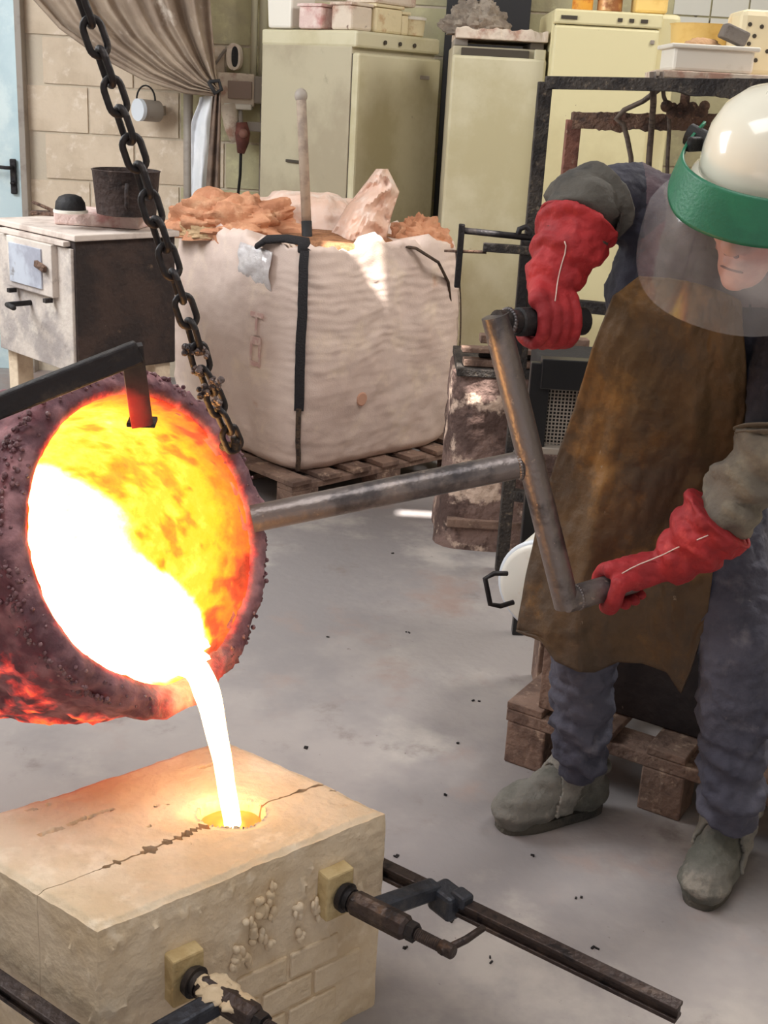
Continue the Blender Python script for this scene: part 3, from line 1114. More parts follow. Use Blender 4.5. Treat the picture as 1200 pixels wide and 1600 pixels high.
b = MB()
rings = []
NZ, NA = 110, 200
for i in range(NZ + 1):
    k = i / NZ
    z = 0.15 + (BT - 0.15) * k
    ring = []
    for j in range(NA):
        a = 2 * PI * j / NA
        p = bag_pt(a, z)
        # right hand face (-bl side) has many soft horizontal folds
        face = sstep(0.3, 0.75, -math.sin(a))
        facel = sstep(0.3, 0.75, -math.cos(a))
        ph = (z + 0.03 * fbm(V((a * 2.7, z * 4, 3)))) / 0.034 * 2 * PI
        amp = (0.0019 * face * (0.25 + sstep(0.3, 0.75, k)) + 0.0005 * facel) * (0.25 + 1.5 * abs(fbm(V((a * 4, z * 9, 1)))))
        fold = amp * math.sin(ph + 2.2 * fbm(V((a * 2.4, z * 3, 7))))
        soft = 0.014 * fbm(V((a * 2.2, z * 3.5, 2.0)))
        d = (p - BC_); d.z = 0; d.normalize()
        q = p + d * (fold + soft)
        if k > 0.93:
            q.z += (k - 0.93) / 0.07 * (0.035 * fbm(V((a * 3, 0, 5))) + 0.02)
        if k < 0.05:
            q -= d * 0.03 * (1 - k / 0.05) ** 2
        ring.append(q)
    rings.append(ring)
for (f_, dz) in ((0.95, 0.012), (0.86, 0.0), (0.70, -0.02)):      # gathered collar folding inwards
    rings.append([BC_ + V(((q.x - BC_.x) * f_, (q.y - BC_.y) * f_, q.z + dz + 0.03 * fbm(q, 9))) for q in rings[NZ]])
b.loft(rings, cap=True)
b.build('bag_body', m_bag, bag, smooth=True)


def strap_on(a, w, z0, z1, m, name='corner_strap', off=0.012, n=40, wob=0.006):
    b = MB()
    rows = []
    for i in range(n + 1):
        z = z0 + (z1 - z0) * i / n
        row = []
        aa = a + wob * fbm(V((z * 5, 1, a)))
        for sgn in (-1, 1):
            p = bag_pt(aa + sgn * w, z, off)
            row.append(p)
        rows.append(row)
    b.loft(rows, cap=False, closed=False)
    return b.build(name, m, bag, solid=0.006)


near_a = -PI * 0.75
strap_on(near_a, 0.030, 0.42, BT + 0.015, m_strap)
strap_on(near_a + 0.0, 0.016, 0.155, 0.43, m_strapb, 'seam_cord')
strap_on(-PI * 0.25 - 0.02, 0.008, 0.17, BT - 0.02, m_strapb, 'seam_cord', off=0.006)
# loops on top
tp = bag_pt(near_a, BT + 0.01, 0.0)
b = MB().tube([tp + V((0.0, 0, 0.0)), tp + V((-0.01, 0.04, 0.035)), tp + V((-0.08, 0.06, 0.04)), tp + V((-0.16, 0.08, 0.03)), tp + V((-0.2, 0.1, 0.0))], [0.03, 0.032, 0.03, 0.032, 0.025], 12, flat=0.45)
b.build('lifting_loop', m_strap, bag, smooth=True)
rp = [at(603, 425, 5.15), at(604, 400, 5.15), at(618, 383, 5.15), at(650, 388, 5.15), at(685, 410, 5.2), at(700, 440, 5.3), at(704, 480, 5.35)]
MB().tube(rp, 0.011, 8, flat=0.6).build('lifting_loop', m_strapb, bag, smooth=True)
# document pouch on the left face
b = MB()


def pouch(u, v):
    A_, B_ = bag_pt(-PI * 0.945, BT + 0.01, 0.012), bag_pt(-PI * 0.825, BT - 0.005, 0.012)
    p = A_.lerp(B_, u) - V((0, 0, 0.155 * v))
    return p - br * (0.012 * fbm(p, 12) + 0.008 + 0.012 * math.sin(PI * v))


b.grid(pouch, 18, 14)
b.build('document_pouch', m_pouch, bag, smooth=True, solid=0.002)
m_print = M('faded_print', (208, 168, 160), 0.85, var=[((222, 196, 184), 30, 0.45, 0.6)])
b = MB()
for (u0, u1, z0, z1) in ((0.0, 1.0, 0.0, 0.02), (0.42, 0.58, 0.02, 0.09), (0.1, 0.9, 0.10, 0.13), (0.1, 0.25, 0.13, 0.2), (0.75, 0.9, 0.13, 0.2), (0.1, 0.9, 0.2, 0.22)):
    def pr(u, v, u0=u0, u1=u1, z0=z0, z1=z1):
        A_, B_ = -PI * 0.885, -PI * 0.842
        uu, zz = u0 + (u1 - u0) * u, z0 + (z1 - z0) * v
        return bag_pt(A_ + (B_ - A_) * uu, BT - 0.25 - zz, 0.011)
    b.grid(pr, 3, 2)
b.build('faded_symbol', m_print, bag, solid=0.002)
sp = bag_pt(-PI * 0.60, 0.44, 0.0)
b = MB()
b.lathe([(0.001, 0.0), (0.025, 0.0), (0.030, -0.004)], Matrix.Translation(sp - bl * 0.012) @ axes(-bl).to_4x4(), 16)
b.build('stain', M('rust_stain', (206, 158, 134), 0.85), bag)


def crumple(p, sc, amp):
    return amp * (1.4 * abs(mnoise.noise(p * sc)) + 0.9 * abs(mnoise.noise(p * sc * 2.1 + V((4, 4, 4)))) + 0.35 * abs(mnoise.noise(p * sc * 4.7)) - 0.7)


# sand level inside
MB().lathe([(0.01, 0.03), (0.15, 0.02), (0.36, 0.0), (0.4, -0.03)], Matrix.Translation(V((BC_.x, BC_.y, BT + 0.015))), 28).build('sand', m_sand, bag, smooth=True)


def mound(name, m, parent, c0, rx, ry, rzh, sc, amp, seed, nu=72, nv=36, yaw=0.0, solid=0):
    b = MB()
    R = rz(yaw)
    vs, fs = [], []
    for i in range(nv + 1):
        t = PI * 0.56 * i / nv
        for j in range(nu):
            a = 2 * PI * j / nu
            d = V((math.sin(t) * math.cos(a), math.sin(t) * math.sin(a), math.cos(t)))
            k = 1 + crumple(d + V((seed, 0, 0)), sc, amp)
            vs.append(c0 + R @ V((d.x * rx * k, d.y * ry * k, d.z * rzh * k)))
    for i in range(nv):
        for j in range(nu):
            k = (j + 1) % nu
            fs.append((i * nu + j, (i + 1) * nu + j, (i + 1) * nu + k, i * nu + k))
    b.add(vs, fs)
    return b.build(name, m, parent, smooth=False, auto=38, solid=solid, org=c0 if parent is None else None)


pc = at(362, 398, 5.35)
o = mound('paper_sack', m_paper, None, V((pc.x, pc.y, BT + 0.015)), 0.30, 0.20, 0.165, 1.5, 0.34, 3.0, yaw=0.1)
tag(o, 'crumpled orange brown paper sack lying on the left of the bulk bag', 'sack')
pc = at(318, 404, 5.2)
o = mound('paper_scrap', M('tan_paper', (206, 174, 134), 0.8, var=[((186, 152, 112), 8, 0.4, 0.6)], bump=(26, 0.5)), None, V((pc.x, pc.y + 0.05, BT + 0.01)), 0.11, 0.07, 0.075, 2.4, 0.25, 9.0, nu=48, nv=24)
tag(o, 'tan crumpled paper at the near left rim of the bulk bag', 'paper')
pc = at(480, 398, 5.55)
mound('plastic_liner', m_liner, bag, V((pc.x, pc.y, BT - 0.02)), 0.32, 0.20, at(480, 300, 5.55).z - BT + 0.03, 1.3, 0.16, 21.0, yaw=0.15)


def tongue(u, v):
    # upright flap of the liner, pulled up to a peak
    L_ = [(512, 405), (514, 370), (540, 325), (572, 285), (588, 264)]
    R_ = [(600, 405), (604, 370), (612, 335), (624, 300), (606, 264)]
    k = v * 4
    i = min(3, int(k)); f_ = k - i
    x = (L_[i][0] * (1 - f_) + L_[i + 1][0] * f_) * (1 - u) + (R_[i][0] * (1 - f_) + R_[i + 1][0] * f_) * u
    y = (L_[i][1] * (1 - f_) + L_[i + 1][1] * f_) * (1 - u) + (R_[i][1] * (1 - f_) + R_[i + 1][1] * f_) * u
    Y = 5.30 + 0.10 * v - 0.10 * math.sin(PI * u) + crumple(V((u * 1.3, v * 2.0, 2)), 1.5, 0.055) + 0.010 * math.sin(u * 9 + v * 4)
    return at(x, y, Y)


MB().grid(tongue, 36, 44).build('liner_flap', m_liner, bag, auto=40, solid=0.002)


def flap2(u, v):
    L_, R_ = (545, 415), (655, 400)
    x = 520 + 140 * u
    y = 425 - (40 * math.sin(PI * u) + 22 * u) * v
    return at(x, y, 5.0 + 0.25 * v + crumple(V((u * 2, v * 1.2, 6)), 2.2, 0.05))


o = mound('paper_scrap', m_paper, None, V((at(655, 400, 5.35).x, 5.42, BT - 0.02)), 0.14, 0.12, 0.13, 2.4, 0.28, 15.0, nu=48, nv=24)
tag(o, 'orange crumpled paper poking out at the right rim of the bulk bag', 'paper')

# pole standing in the bag
pa, pb = at(481, 395, 5.2), at(470, 142, 5.3)
pole = thing('tool_pole', 'thin grey pole with black lower sleeve stuck upright in the bulk bag', 'pole', pa - V((0, 0, 0.06)))
MB().tube([pa.lerp(pb, 0.16), pb.lerp(pa, 0.02), pb], [0.021, 0.021, 0.016], 14).build('shaft', M('grey_pole_wood', (170, 152, 134), 0.7, var=[((140, 124, 112), 14, 0.45, 0.65)]), pole, smooth=True)
MB().ball(pb.lerp(pa, 0.03), (0.027, 0.027, 0.03)).build('end_knob', m_grey, pole, smooth=True)
MB().tube([pa - (pb - pa) * 0.09, pa.lerp(pb, 0.20)], 0.0225, 14).build('sleeve', m_black, pole, smooth=True)

# ------------------------------------------------------------------ metal cabinet on legs, far left
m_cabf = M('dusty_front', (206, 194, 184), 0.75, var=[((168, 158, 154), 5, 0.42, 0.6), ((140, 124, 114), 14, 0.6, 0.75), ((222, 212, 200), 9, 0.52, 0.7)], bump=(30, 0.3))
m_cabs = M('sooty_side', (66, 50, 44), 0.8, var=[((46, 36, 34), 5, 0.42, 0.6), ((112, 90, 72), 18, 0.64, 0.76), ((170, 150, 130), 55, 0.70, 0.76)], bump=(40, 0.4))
m_cabt = M('dusty_top', (214, 200, 190), 0.9, var=[((186, 170, 160), 9, 0.45, 0.65)])
CN = at(117, 374, 4.35)
ca = math.radians(46)
cr_, cl_ = V((math.cos(ca), math.sin(ca), 0)), V((-math.sin(ca), math.cos(ca), 0))
CW, CDp = 0.56, 0.43
CB = at(106, 585, 4.35).z
cab0 = V((CN.x, CN.y, 0))
cabc = cab0 + cr_ * CDp / 2 + cl_ * CW / 2
Rc = rz(ca)
cab = thing('control_cabinet', 'sooty steel cabinet with dusty hatch standing on pale legs', 'cabinet', cabc)
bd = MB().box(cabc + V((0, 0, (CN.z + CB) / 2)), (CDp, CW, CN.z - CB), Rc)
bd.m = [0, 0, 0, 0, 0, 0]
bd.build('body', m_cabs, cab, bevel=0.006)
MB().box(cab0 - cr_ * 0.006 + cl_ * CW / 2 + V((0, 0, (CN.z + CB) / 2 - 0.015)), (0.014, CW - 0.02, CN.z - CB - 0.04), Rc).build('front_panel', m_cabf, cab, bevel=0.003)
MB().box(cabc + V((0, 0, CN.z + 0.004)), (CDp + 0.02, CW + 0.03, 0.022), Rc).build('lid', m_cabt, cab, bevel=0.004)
m_hatch = M('blue_grey_plate', (196, 202, 214), 0.4, 0.1, var=[((164, 166, 180), 6, 0.42, 0.6), ((120, 112, 112), 12, 0.64, 0.76)])
hz = (CN.z - 0.125)
hc = cab0 - cr_ * 0.02 + cl_ * 0.26
ht = MB().box(hc + V((0, 0, hz)), (0.035, 0.32, 0.19), Rc).build('hatch', m_cabf, cab, bevel=0.004)
MB().box(hc - cr_ * 0.02 + cl_ * 0.02 + V((0, 0, hz)), (0.008, 0.23, 0.145), Rc).build('hatch_plate', m_hatch, ht, bevel=0.002)
MB().bar(hc - cr_ * 0.03 - cl_ * 0.07 + V((0, 0, hz + 0.02)), hc - cr_ * 0.03 - cl_ * 0.135 + V((0, 0, hz + 0.005)), 0.016, 0.024).build('latch', m_rust, ht, bevel=0.003)
for sgn in (0.0, 1.0):
    MB().bar(hc - cr_ * 0.02 + cl_ * (0.13 - 0.26 * sgn) + V((0, 0, hz - 0.10)), hc - cr_ * 0.02 + cl_ * (0.13 - 0.26 * sgn) + V((0, 0, hz - 0.115)), 0.02, 0.03, cr_).build('hinge', m_crust, ht)
MB().box(hc + V((0, 0, CN.z - 0.02)) + cr_ * 0.006, (0.03, 0.46, 0.018), Rc).build('drip_strip', m_cabt, cab, bevel=0.003)
m_leg = M('pale_leg', (226, 206, 180), 0.8, var=[((200, 176, 150), 9, 0.45, 0.65)], bump=(40, 0.3))
for (i, j) in ((0.05, 0.05), (0.05, CW - 0.05), (CDp - 0.05, 0.05), (CDp - 0.05, CW - 0.05)):
    p = cab0 + cr_ * i + cl_ * j
    MB().box(p + V((0, 0, CB / 2)), (0.07, 0.07, CB), Rc).build('leg', m_leg, cab, bevel=0.004)
MB().box(cabc + V((0, 0, 0.28)), (CDp - 0.04, CW - 0.04, 0.025), Rc).build('lower_shelf', m_leg, cab, bevel=0.003)
lv = cab0 - cr_ * 0.01 + cl_ * 0.30 + V((0, 0, CB + 0.22))
MB().tube([lv, lv - cr_ * 0.10 - cl_ * 0.0, lv - cr_ * 0.14 - cl_ * 0.12 + V((0, 0, 0.01))], 0.010, 10).build('poker_rod', m_black, cab, smooth=True)  # stands for a poker rod held from out of view, fixed to the cabinet
CT = CN.z + 0.016
# things on the cabinet
m_pink = M('pink_plaster', (222, 194, 186), 0.85, var=[((196, 142, 136), 8, 0.5, 0.66), ((236, 218, 208), 12, 0.5, 0.7), ((150, 110, 92), 30, 0.62, 0.74)], bump=(40, 0.5))
b = MB()
s0 = lvl(150, 357, CT) + V((0, 0.14, 0))
b.box(s0 + V((0, 0, 0.027)), (0.33, 0.20, 0.053), rz(math.radians(-6)))
tag(b.build('plaster_slab', m_pink, bevel=0.008), 'pink streaked plaster slab on the sooty cabinet', 'slab')
ST = CT + 0.054
pp = lvl(188, 338, ST) + V((0.01, 0.06, 0))
m_pot = M('scorched_pot', (62, 48, 44), 0.75, 0.2, var=[((40, 32, 32), 7, 0.42, 0.6), ((126, 110, 104), 16, 0.6, 0.74)], bump=(50, 0.5))
pt = thing('scorched_pot', 'scorched dark steel pot standing on the plaster slab', 'pot', pp)
MB().lathe([(0.09, 0), (0.108, 0.004), (0.122, 0.155), (0.126, 0.16), (0.120, 0.162), (0.105, 0.02), (0.01, 0.015)], Matrix.Translation(pp), 36).build('body', m_pot, pt, auto=40)
MB().tube([pp + V((0.03, -0.119, 0.03)), pp + V((0.03, -0.135, 0.045)), pp + V((0.03, -0.135, 0.10)), pp + V((0.03, -0.121, 0.12))], 0.007, 8).build('lug', m_pot, pt, smooth=True)
dk = lvl(107, 334, ST) + V((0.0, 0.03, 0))
dt = thing('small_black_dish', 'small dark dish with pale rim beside the scorched pot', 'dish', dk)
MB().lathe([(0.02, 0.0), (0.050, 0.0), (0.056, 0.012), (0.052, 0.04), (0.040, 0.058), (0.02, 0.066), (0.003, 0.068)], Matrix.Translation(dk), 28).build('dome', m_black, dt, smooth=True)
MB().lathe([(0.052, 0.0), (0.062, 0.002), (0.062, 0.011), (0.054, 0.013)], Matrix.Translation(dk), 28).build('rim', m_white, dt, auto=40)
k0 = lvl(80, 338, CT) + V((-0.03, 0.02, 0))
tg = thing('small_tongs', 'small rusty tongs lying at the cabinet top edge', 'tongs', k0)
MB().bar(k0 + V((-0.05, 0.0, 0.05)), k0 + V((0.05, 0.01, 0.01)), 0.012, 0.010).build('arm', m_rust, tg, bevel=0.002)
MB().bar(k0 + V((-0.05, 0.03, 0.045)), k0 + V((0.05, 0.0, 0.015)), 0.012, 0.010).build('arm', m_rust, tg, bevel=0.002)
MB().box(k0 + V((0, 0.01, 0.008)), (0.11, 0.05, 0.016)).build('rest', m_rust, tg, bevel=0.003)

# ------------------------------------------------------------------ curtain, wall fittings
m_tarp = M('taupe_tarpaulin', (156, 138, 120), 0.75, var=[((136, 118, 102), 4, 0.42, 0.62), ((186, 172, 158), 8, 0.58, 0.72)], bump=(70, 0.15))


def poly(pts, t):
    k = t * (len(pts) - 1)
    i = min(len(pts) - 2, int(k))
    f_ = k - i
    return V(pts[i]).lerp(V(pts[i + 1]), f_)


CY = 6.45
Lc = [V((-40, -170, 0)), V((48, -10, 0)), V((95, 42, 0)), V((150, 82, 0)), V((225, 122, 0)), V((290, 143, 0)), V((338, 147, 0))]
Rc_ = [V((330, -200, 0)), V((322, -120, 0)), V((325, -40, 0)), V((330, 20, 0)), V((334, 70, 0)), V((337, 110, 0)), V((340, 136, 0))]


def tarp(u, v):
    l, r = poly(Lc, v), poly(Rc_, v)
    sag = 26 * math.sin(PI * v) * math.sin(PI * u)
    x, y = l.x + (r.x - l.x) * u, l.y + (r.y - l.y) * u
    x -= 0.25 * sag
    y += 0.0 * sag
    am = 0.11 * (1 - v) ** 0.7 + 0.012
    ph = u * 26 + 1.5 * math.sin(u * 9) + v * 1.2
    fold = am * (abs(math.sin(ph / 2)) ** 0.8 - 0.5) + 0.35 * am * math.sin(u * 47 + 3 * v)
    return at(x, y, CY - 0.05 * math.sin(PI * u) + fold)


cur = thing('tarpaulin_curtain', 'taupe tarpaulin curtain drawn aside and gathered, with a bright white sheet below', 'curtain', at(338, 140, CY))
MB().grid(tarp, 110, 60).build('gathered_cloth', m_tarp, cur, smooth=True, solid=0.003)
hem = [tarp(0.0, i / 30) for i in range(31)]
MB().tube(hem, 0.012, 8).build('hem', m_tarp, cur, smooth=True)
MB().tube([at(326, 128, CY - 0.06), at(336, 146, CY - 0.06), at(346, 140, CY - 0.03), at(342, 126, CY - 0.03), at(326, 128, CY - 0.06)], 0.010, 8).build('tie', m_black, cur, smooth=True)


def tail(u, v):
    y = 140 + 260 * v
    l = 334 - 14 * math.sin(PI * min(1, v * 1.2)) * 0 - 18 * v ** 0.8
    r = 345 - 2 * v
    return at(l + (r - l) * u, y, CY + 0.02 * math.sin(u * 12 + v * 3))


MB().grid(tail, 14, 20).build('hanging_edge', M('brown_cloth', (122, 102, 88), 0.8, var=[((96, 80, 70), 9, 0.45, 0.6)]), cur, smooth=True, solid=0.003)


def sheet(u, v):
    y = 146 + 300 * v
    l = 312 - 13 * sstep(0, 0.15, v)
    r = 339 - 20 * v ** 0.9
    return at(l + (r - l) * u, y + 6 * (1 - u) * (1 - v), CY + 0.10 + 0.03 * math.sin(u * 7 + v * 2.5) + 0.01 * fbm(V((u * 3, v * 7, 0))))


o = MB().grid(sheet, 24, 40).build('white_sheet', M('white_sheeting', (240, 240, 242), 0.45, var=[((222, 224, 228), 4, 0.4, 0.6)]), cur, smooth=True, solid=0.003)
o['label'] = 'bright white plastic sheet'
pq = at(294, 200, 6.9)
o = MB().tube([(pq.x, 6.9, 0), (pq.x, 6.9, 2.16)], 0.026, 16).build('wall_post', m_grey, smooth=True)
tag(o, 'slim grey standing pipe left of the white sheet', 'pipe')

# conduit, sockets
cd = thing('electric_conduit', 'pair of pale conduit pipes running down the wall beside the cream fridge', 'conduit', V((at(400, 150, 6.94).x, 6.94, 0)))
for px_, r_ in ((397, 0.018), (411, 0.022)):
    q = at(px_, 60, 6.94)
    MB().tube([(q.x, 6.94, 1.62), (q.x, 6.94, 2.9)], r_, 12).build('pipe', M('painted_pipe', (196, 190, 164), 0.6), cd, smooth=True)
q = at(409, 240, 6.94)
MB().tube([(q.x, 6.94, 0), (q.x, 6.94, 1.62)], 0.014, 10).build('pipe', m_grey, cd, smooth=True)
for zz in (2.1, 2.5):
    MB().box((q.x - 0.02, 6.945, zz), (0.13, 0.02, 0.02)).build('pipe_clip', m_grey, cd, bevel=0.002)
bx0 = at(383, 141, 6.93)
sw = thing('socket_box', 'grubby wall box with brown cover beneath the small oval lamp', 'socket', bx0 - V((0, 0, 0.1)))
MB().box(bx0 + V((-0.045, 0, 0)), (0.20, 0.10, 0.17)).build('housing', m_grime, sw, bevel=0.01)
MB().box(bx0 + V((-0.02, -0.055, 0.0)), (0.13, 0.03, 0.09)).build('cover', M('brown_cover', (150, 128, 116), 0.5), sw, bevel=0.004)
MB().box(bx0 + V((0.10, 0, 0.005)), (0.095, 0.10, 0.14)).build('switch_box', m_grey, sw, bevel=0.01)
MB().box(bx0 + V((0.11, -0.053, 0.03)), (0.03, 0.008, 0.012)).build('switch', m_white, sw, bevel=0.002)
MB().box(bx0 + V((-0.03, -0.045, -0.085)), (0.15, 0.06, 0.03)).build('drip_ledge', m_white, sw, bevel=0.006)
pg = at(379, 214, 6.84)
m_red = M('dull_red_plastic', (138, 84, 76), 0.5, var=[((110, 66, 62), 12, 0.45, 0.6)])
pl = thing('red_plug', 'dull red plug with black cable hanging under the wall box', 'plug', pg - V((0, 0, 0.08)))
MB().tube([pg + V((-0.005, 0, 0.075)), pg + V((0, 0, 0.02)), pg + V((0.0, 0, -0.03)), pg + V((-0.008, 0, -0.085))], [0.028, 0.042, 0.034, 0.020], 14).build('plug_body', m_red, pl, smooth=True)
MB().ball(pg + V((0.008, -0.035, 0.02)), 0.024).build('plug_cap', M('pink_cap', (176, 128, 118), 0.5), pl, smooth=True)
cz = [pg + V((-0.008, 0, -0.08)), pg + V((-0.01, 0, -0.2)), pg + V((-0.03, 0.02, -0.38)), pg + V((-0.05, 0.03, -0.6)), pg + V((-0.06, 0.03, -1.0))]
MB().tube(cz, 0.008, 8).build('cable', m_black, pl, smooth=True)
MB().tube([pg + V((-0.01, 0, 0.07)), pg + V((-0.02, 0.05, 0.13)), pg + V((-0.03, 0.08, 0.18))], 0.012, 8).build('tail', m_grey, pl, smooth=True)
MB().tube([pg + V((-0.085, 0.03, 0.16)), pg + V((-0.06, 0.02, 0.04)), pg + V((-0.04, 0.02, -0.03))], [0.045, 0.04, 0.025], 12).build('funnel', m_grime, pl, smooth=True)
MB().box(pg + V((0.085, 0.03, 0.055)), (0.13, 0.05, 0.05)).build('bracket', m_grey, pl, bevel=0.006)
ol = at(367, 89, 6.93)
lp = thing('oval_lamp', 'small oval wall lamp with dark slot above the socket box', 'lamp', ol - V((0, 0, 0.07)))


def oval(c_, w_, h_, y0, y1):
    b = MB()
    rings = []
    for y_ in (y0, y1):
        rings.append([c_ + V((w_ * math.cos(a) * 1.0, y_, h_ * math.copysign(abs(math.sin(a)) ** 0.75, math.sin(a)))) for a in [2 * PI * k / 28 for k in range(28)]])
    return b.loft(rings)


oval(ol, 0.038, 0.068, 0.05, -0.06).build('housing', m_grime, lp, auto=40)
oval(ol + V((0.008, 0, 0)), 0.018, 0.052, -0.055, -0.064).build('slot', m_black, lp)
MB().tube([ol + V((-0.03, 0.04, 0.04)), ol + V((-0.06, 0.03, 0.03)), ol + V((-0.11, 0.03, -0.04))], 0.008, 8).build('stay', m_grey, lp, smooth=True)
wc = at(227, 172, 6.86)
bell = thing('wall_bell', 'small grey and white cylinder fitting with wire loop on the block wall', 'fitting', wc - V((0, 0, 0.05)))
MB().tube([wc + V((-0.02, -0.02, 0)), wc + V((0.055, 0.06, -0.005))], 0.056, 24).build('barrel', m_grey, bell, auto=40)
MB().tube([wc + V((-0.035, -0.036, 0)), wc + V((-0.02, -0.02, 0))], 0.058, 24).build('cap', M('pale_blue_cap', (222, 228, 236), 0.4), bell, auto=40)
MB().tube([wc + V((0.0 + 0.05 * math.cos(a), 0.02, 0.05 + 0.075 * math.sin(a))) for a in [PI * k / 12 for k in range(13)]], 0.005, 6).build('wire_loop', m_black, bell, smooth=True)
MB().box(wc + V((0.06, 0.09, 0)), (0.05, 0.08, 0.05)).build('mount', m_grey, bell)

# ------------------------------------------------------------------ tubs and boxes on the cornerwise fridge
base, fr_, fl_, FH = F1


def on1(r_, l_):
    return base + fr_ * r_ + fl_ * l_ + V((0, 0, FH))


def tub(name, label, p, w_, d_, h_, m, rot=math.radians(50), lid=None, cat='tub', taper=1.08):
    t = thing(name, label, cat, p)
    MB().box(p + V((0, 0, h_ / 2)), (w_, d_, h_), rz(rot), taper).build('body', m, t, bevel=0.012)
    MB().box(p + V((0, 0, h_ + 0.006)), (w_ * taper + 0.012, d_ * taper + 0.012, 0.014), rz(rot)).build('lid', lid or m, t, bevel=0.004)
    return t


m_cream = M('cream_tub', (224, 208, 170), 0.6, var=[((196, 160, 120), 10, 0.55, 0.68), ((120, 84, 62), 26, 0.64, 0.72)], bump=(40, 0.3))
tub('plastic_tub', 'white tub at the left end of the fridge top', on1(0.06, 0.47), 0.16, 0.16, 0.17, m_white)
tub('plaster_block', 'pinkish grimy block between the tubs on the cornerwise fridge', on1(0.06, 0.27), 0.15, 0.15, 0.10, m_pink, cat='block', taper=1.0)
tub('plaster_block', 'pale pink block right behind the front fridge corner', on1(0.10, 0.10), 0.15, 0.13, 0.11, m_grime, cat='block', taper=1.0)
tub('stained_box', 'cream box with rust stains on the fridge top', on1(0.28, 0.10), 0.20, 0.16, 0.115, m_cream, cat='box', taper=1.0)
tub('small_box', 'small rust stained box beside the round pale tub', on1(0.415, 0.09), 0.055, 0.12, 0.095, m_cream, cat='box', taper=1.0)
tub('stacked_box', 'whitish box stacked on the stained cream box', on1(0.33, 0.12) + V((0, 0, 0.13)), 0.30, 0.2, 0.08, m_grime, cat='box', taper=1.0)
p = on1(0.515, 0.09)
t = thing('round_tub', 'round pale tub at the right end of the fridge top', 'tub', p)
MB().lathe([(0.065, 0), (0.074, 0.006), (0.08, 0.075), (0.083, 0.08)], Matrix.Translation(p), 28).build('body', m_cream, t, auto=40)
MB().lathe([(0.084, 0.078), (0.086, 0.09), (0.07, 0.094), (0.01, 0.094)], Matrix.Translation(p), 28).build('lid', m_white, t, auto=40)

# black sheet added as the shade in the gap between the fridges
o = MB().box((0.40, 6.90, 1.3), (0.44, 0.05, 2.6)).build('gap_shade_sheet', M('near_black_panel', (42, 41, 44), 0.6), bevel=0.003)
tag(o, 'near black tall sheet added as shade in the gap between the two fridges', 'panel')

# ------------------------------------------------------------------ steel frames before the fridges
FY = 4.2
ft = at(852, 128, FY)
fx1 = at(1330, 126, FY - 0.25)
frm = thing('steel_frame', 'tall dark square tube frame with a dirt crusted top bar', 'frame', V((ft.x, FY, 0)))
MB().box((ft.x, FY, ft.z / 2), (0.045, 0.045, ft.z)).build('post', m_crust, frm, bevel=0.003)
fx1.z = ft.z + 0.03
MB().box((fx1.x, fx1.y, fx1.z / 2), (0.045, 0.045, fx1.z)).build('post', m_crust, frm, bevel=0.003)
b = MB()
n = 60
rings = []
for i in range(n + 1):
    p = ft.lerp(fx1, i / n)
    u = i / n
    rag = 0.010 * max(0, fbm(p, 16)) * sstep(0.4, 0.6, u)
    h1, h0 = 0.018, -0.022 - rag - 0.012 * sstep(0.45, 0.5, u) * sstep(0.95, 0.7, u)
    rings.append([p + V((0, -0.024, h0)), p + V((0, 0.024, h0)), p + V((0, 0.024, h1 + rag * 0.4)), p + V((0, -0.024, h1 + rag * 0.4))])
b.loft(rings)
b.build('top_bar', m_crust, frm, bevel=0.002)
fz = 1.0
MB().bar((ft.x, FY, fz), (fx1.x, fx1.y, fz), 0.04, 0.04).build('middle_bar', m_crust, frm, bevel=0.003)
MB().bar((ft.x, FY, 0.3), (fx1.x, fx1.y, 0.3), 0.04, 0.04).build('lower_bar', m_crust, frm, bevel=0.003)
# spindle and crusted nut hanging from the bar
sp_ = at(1072, 142, FY)
MB().tube([sp_ + V((0, 0, 0.03)), sp_ + V((0, 0, -0.06))], 0.016, 12).build('screw', m_rust, frm, smooth=True)
b = MB()
for k in range(26):
    b.ball(at(1072 + random.gauss(0, 13), 170 + random.uniform(-6, 9), FY), random.uniform(0.010, 0.020), nu=8, nv=6)
b.build('crust_lump', m_rust, frm, smooth=True)
# inner rusty frame
GY = 4.45
ga, gb = at(893, 187, GY), at(1180, 190, GY)
gb.z = ga.z + 0.02
fr2 = thing('rusty_frame', 'lower rust red frame with flaking crust behind the dark frame', 'frame', V((ga.x, GY, 0)))
b = MB()
rings = []
for i in range(61):
    p = ga.lerp(gb, i / 60)
    rag = 0.012 * fbm(p, 22) + 0.004
    rings.append([p + V((0, -0.026, -0.026 - max(0, rag))), p + V((0, 0.026, -0.026)), p + V((0, 0.026, 0.024)), p + V((0, -0.026, 0.024 + max(0, rag) * 0.6))])
b.loft(rings)
b.build('top_bar', m_rust, fr2, bevel=0.002)
m_rred = M('red_rust', (142, 96, 82), 0.85, var=[((110, 72, 62), 14, 0.42, 0.6), ((180, 150, 132), 40, 0.6, 0.72)], bump=(60, 0.6))
MB().box((ga.x + 0.008, GY, ga.z / 2), (0.05, 0.05, ga.z)).build('post', m_rred, fr2, bevel=0.003)
MB().box((gb.x - 0.02, GY, gb.z / 2), (0.05, 0.05, gb.z)).build('post', m_rred, fr2, bevel=0.003)
lh = at(893, 281, GY - 0.03)
MB().tube([lh + V((-0.05, 0, 0)), lh + V((0.05, 0, 0.003))], 0.008, 8).build('lock_pin', m_rust, fr2, smooth=True)
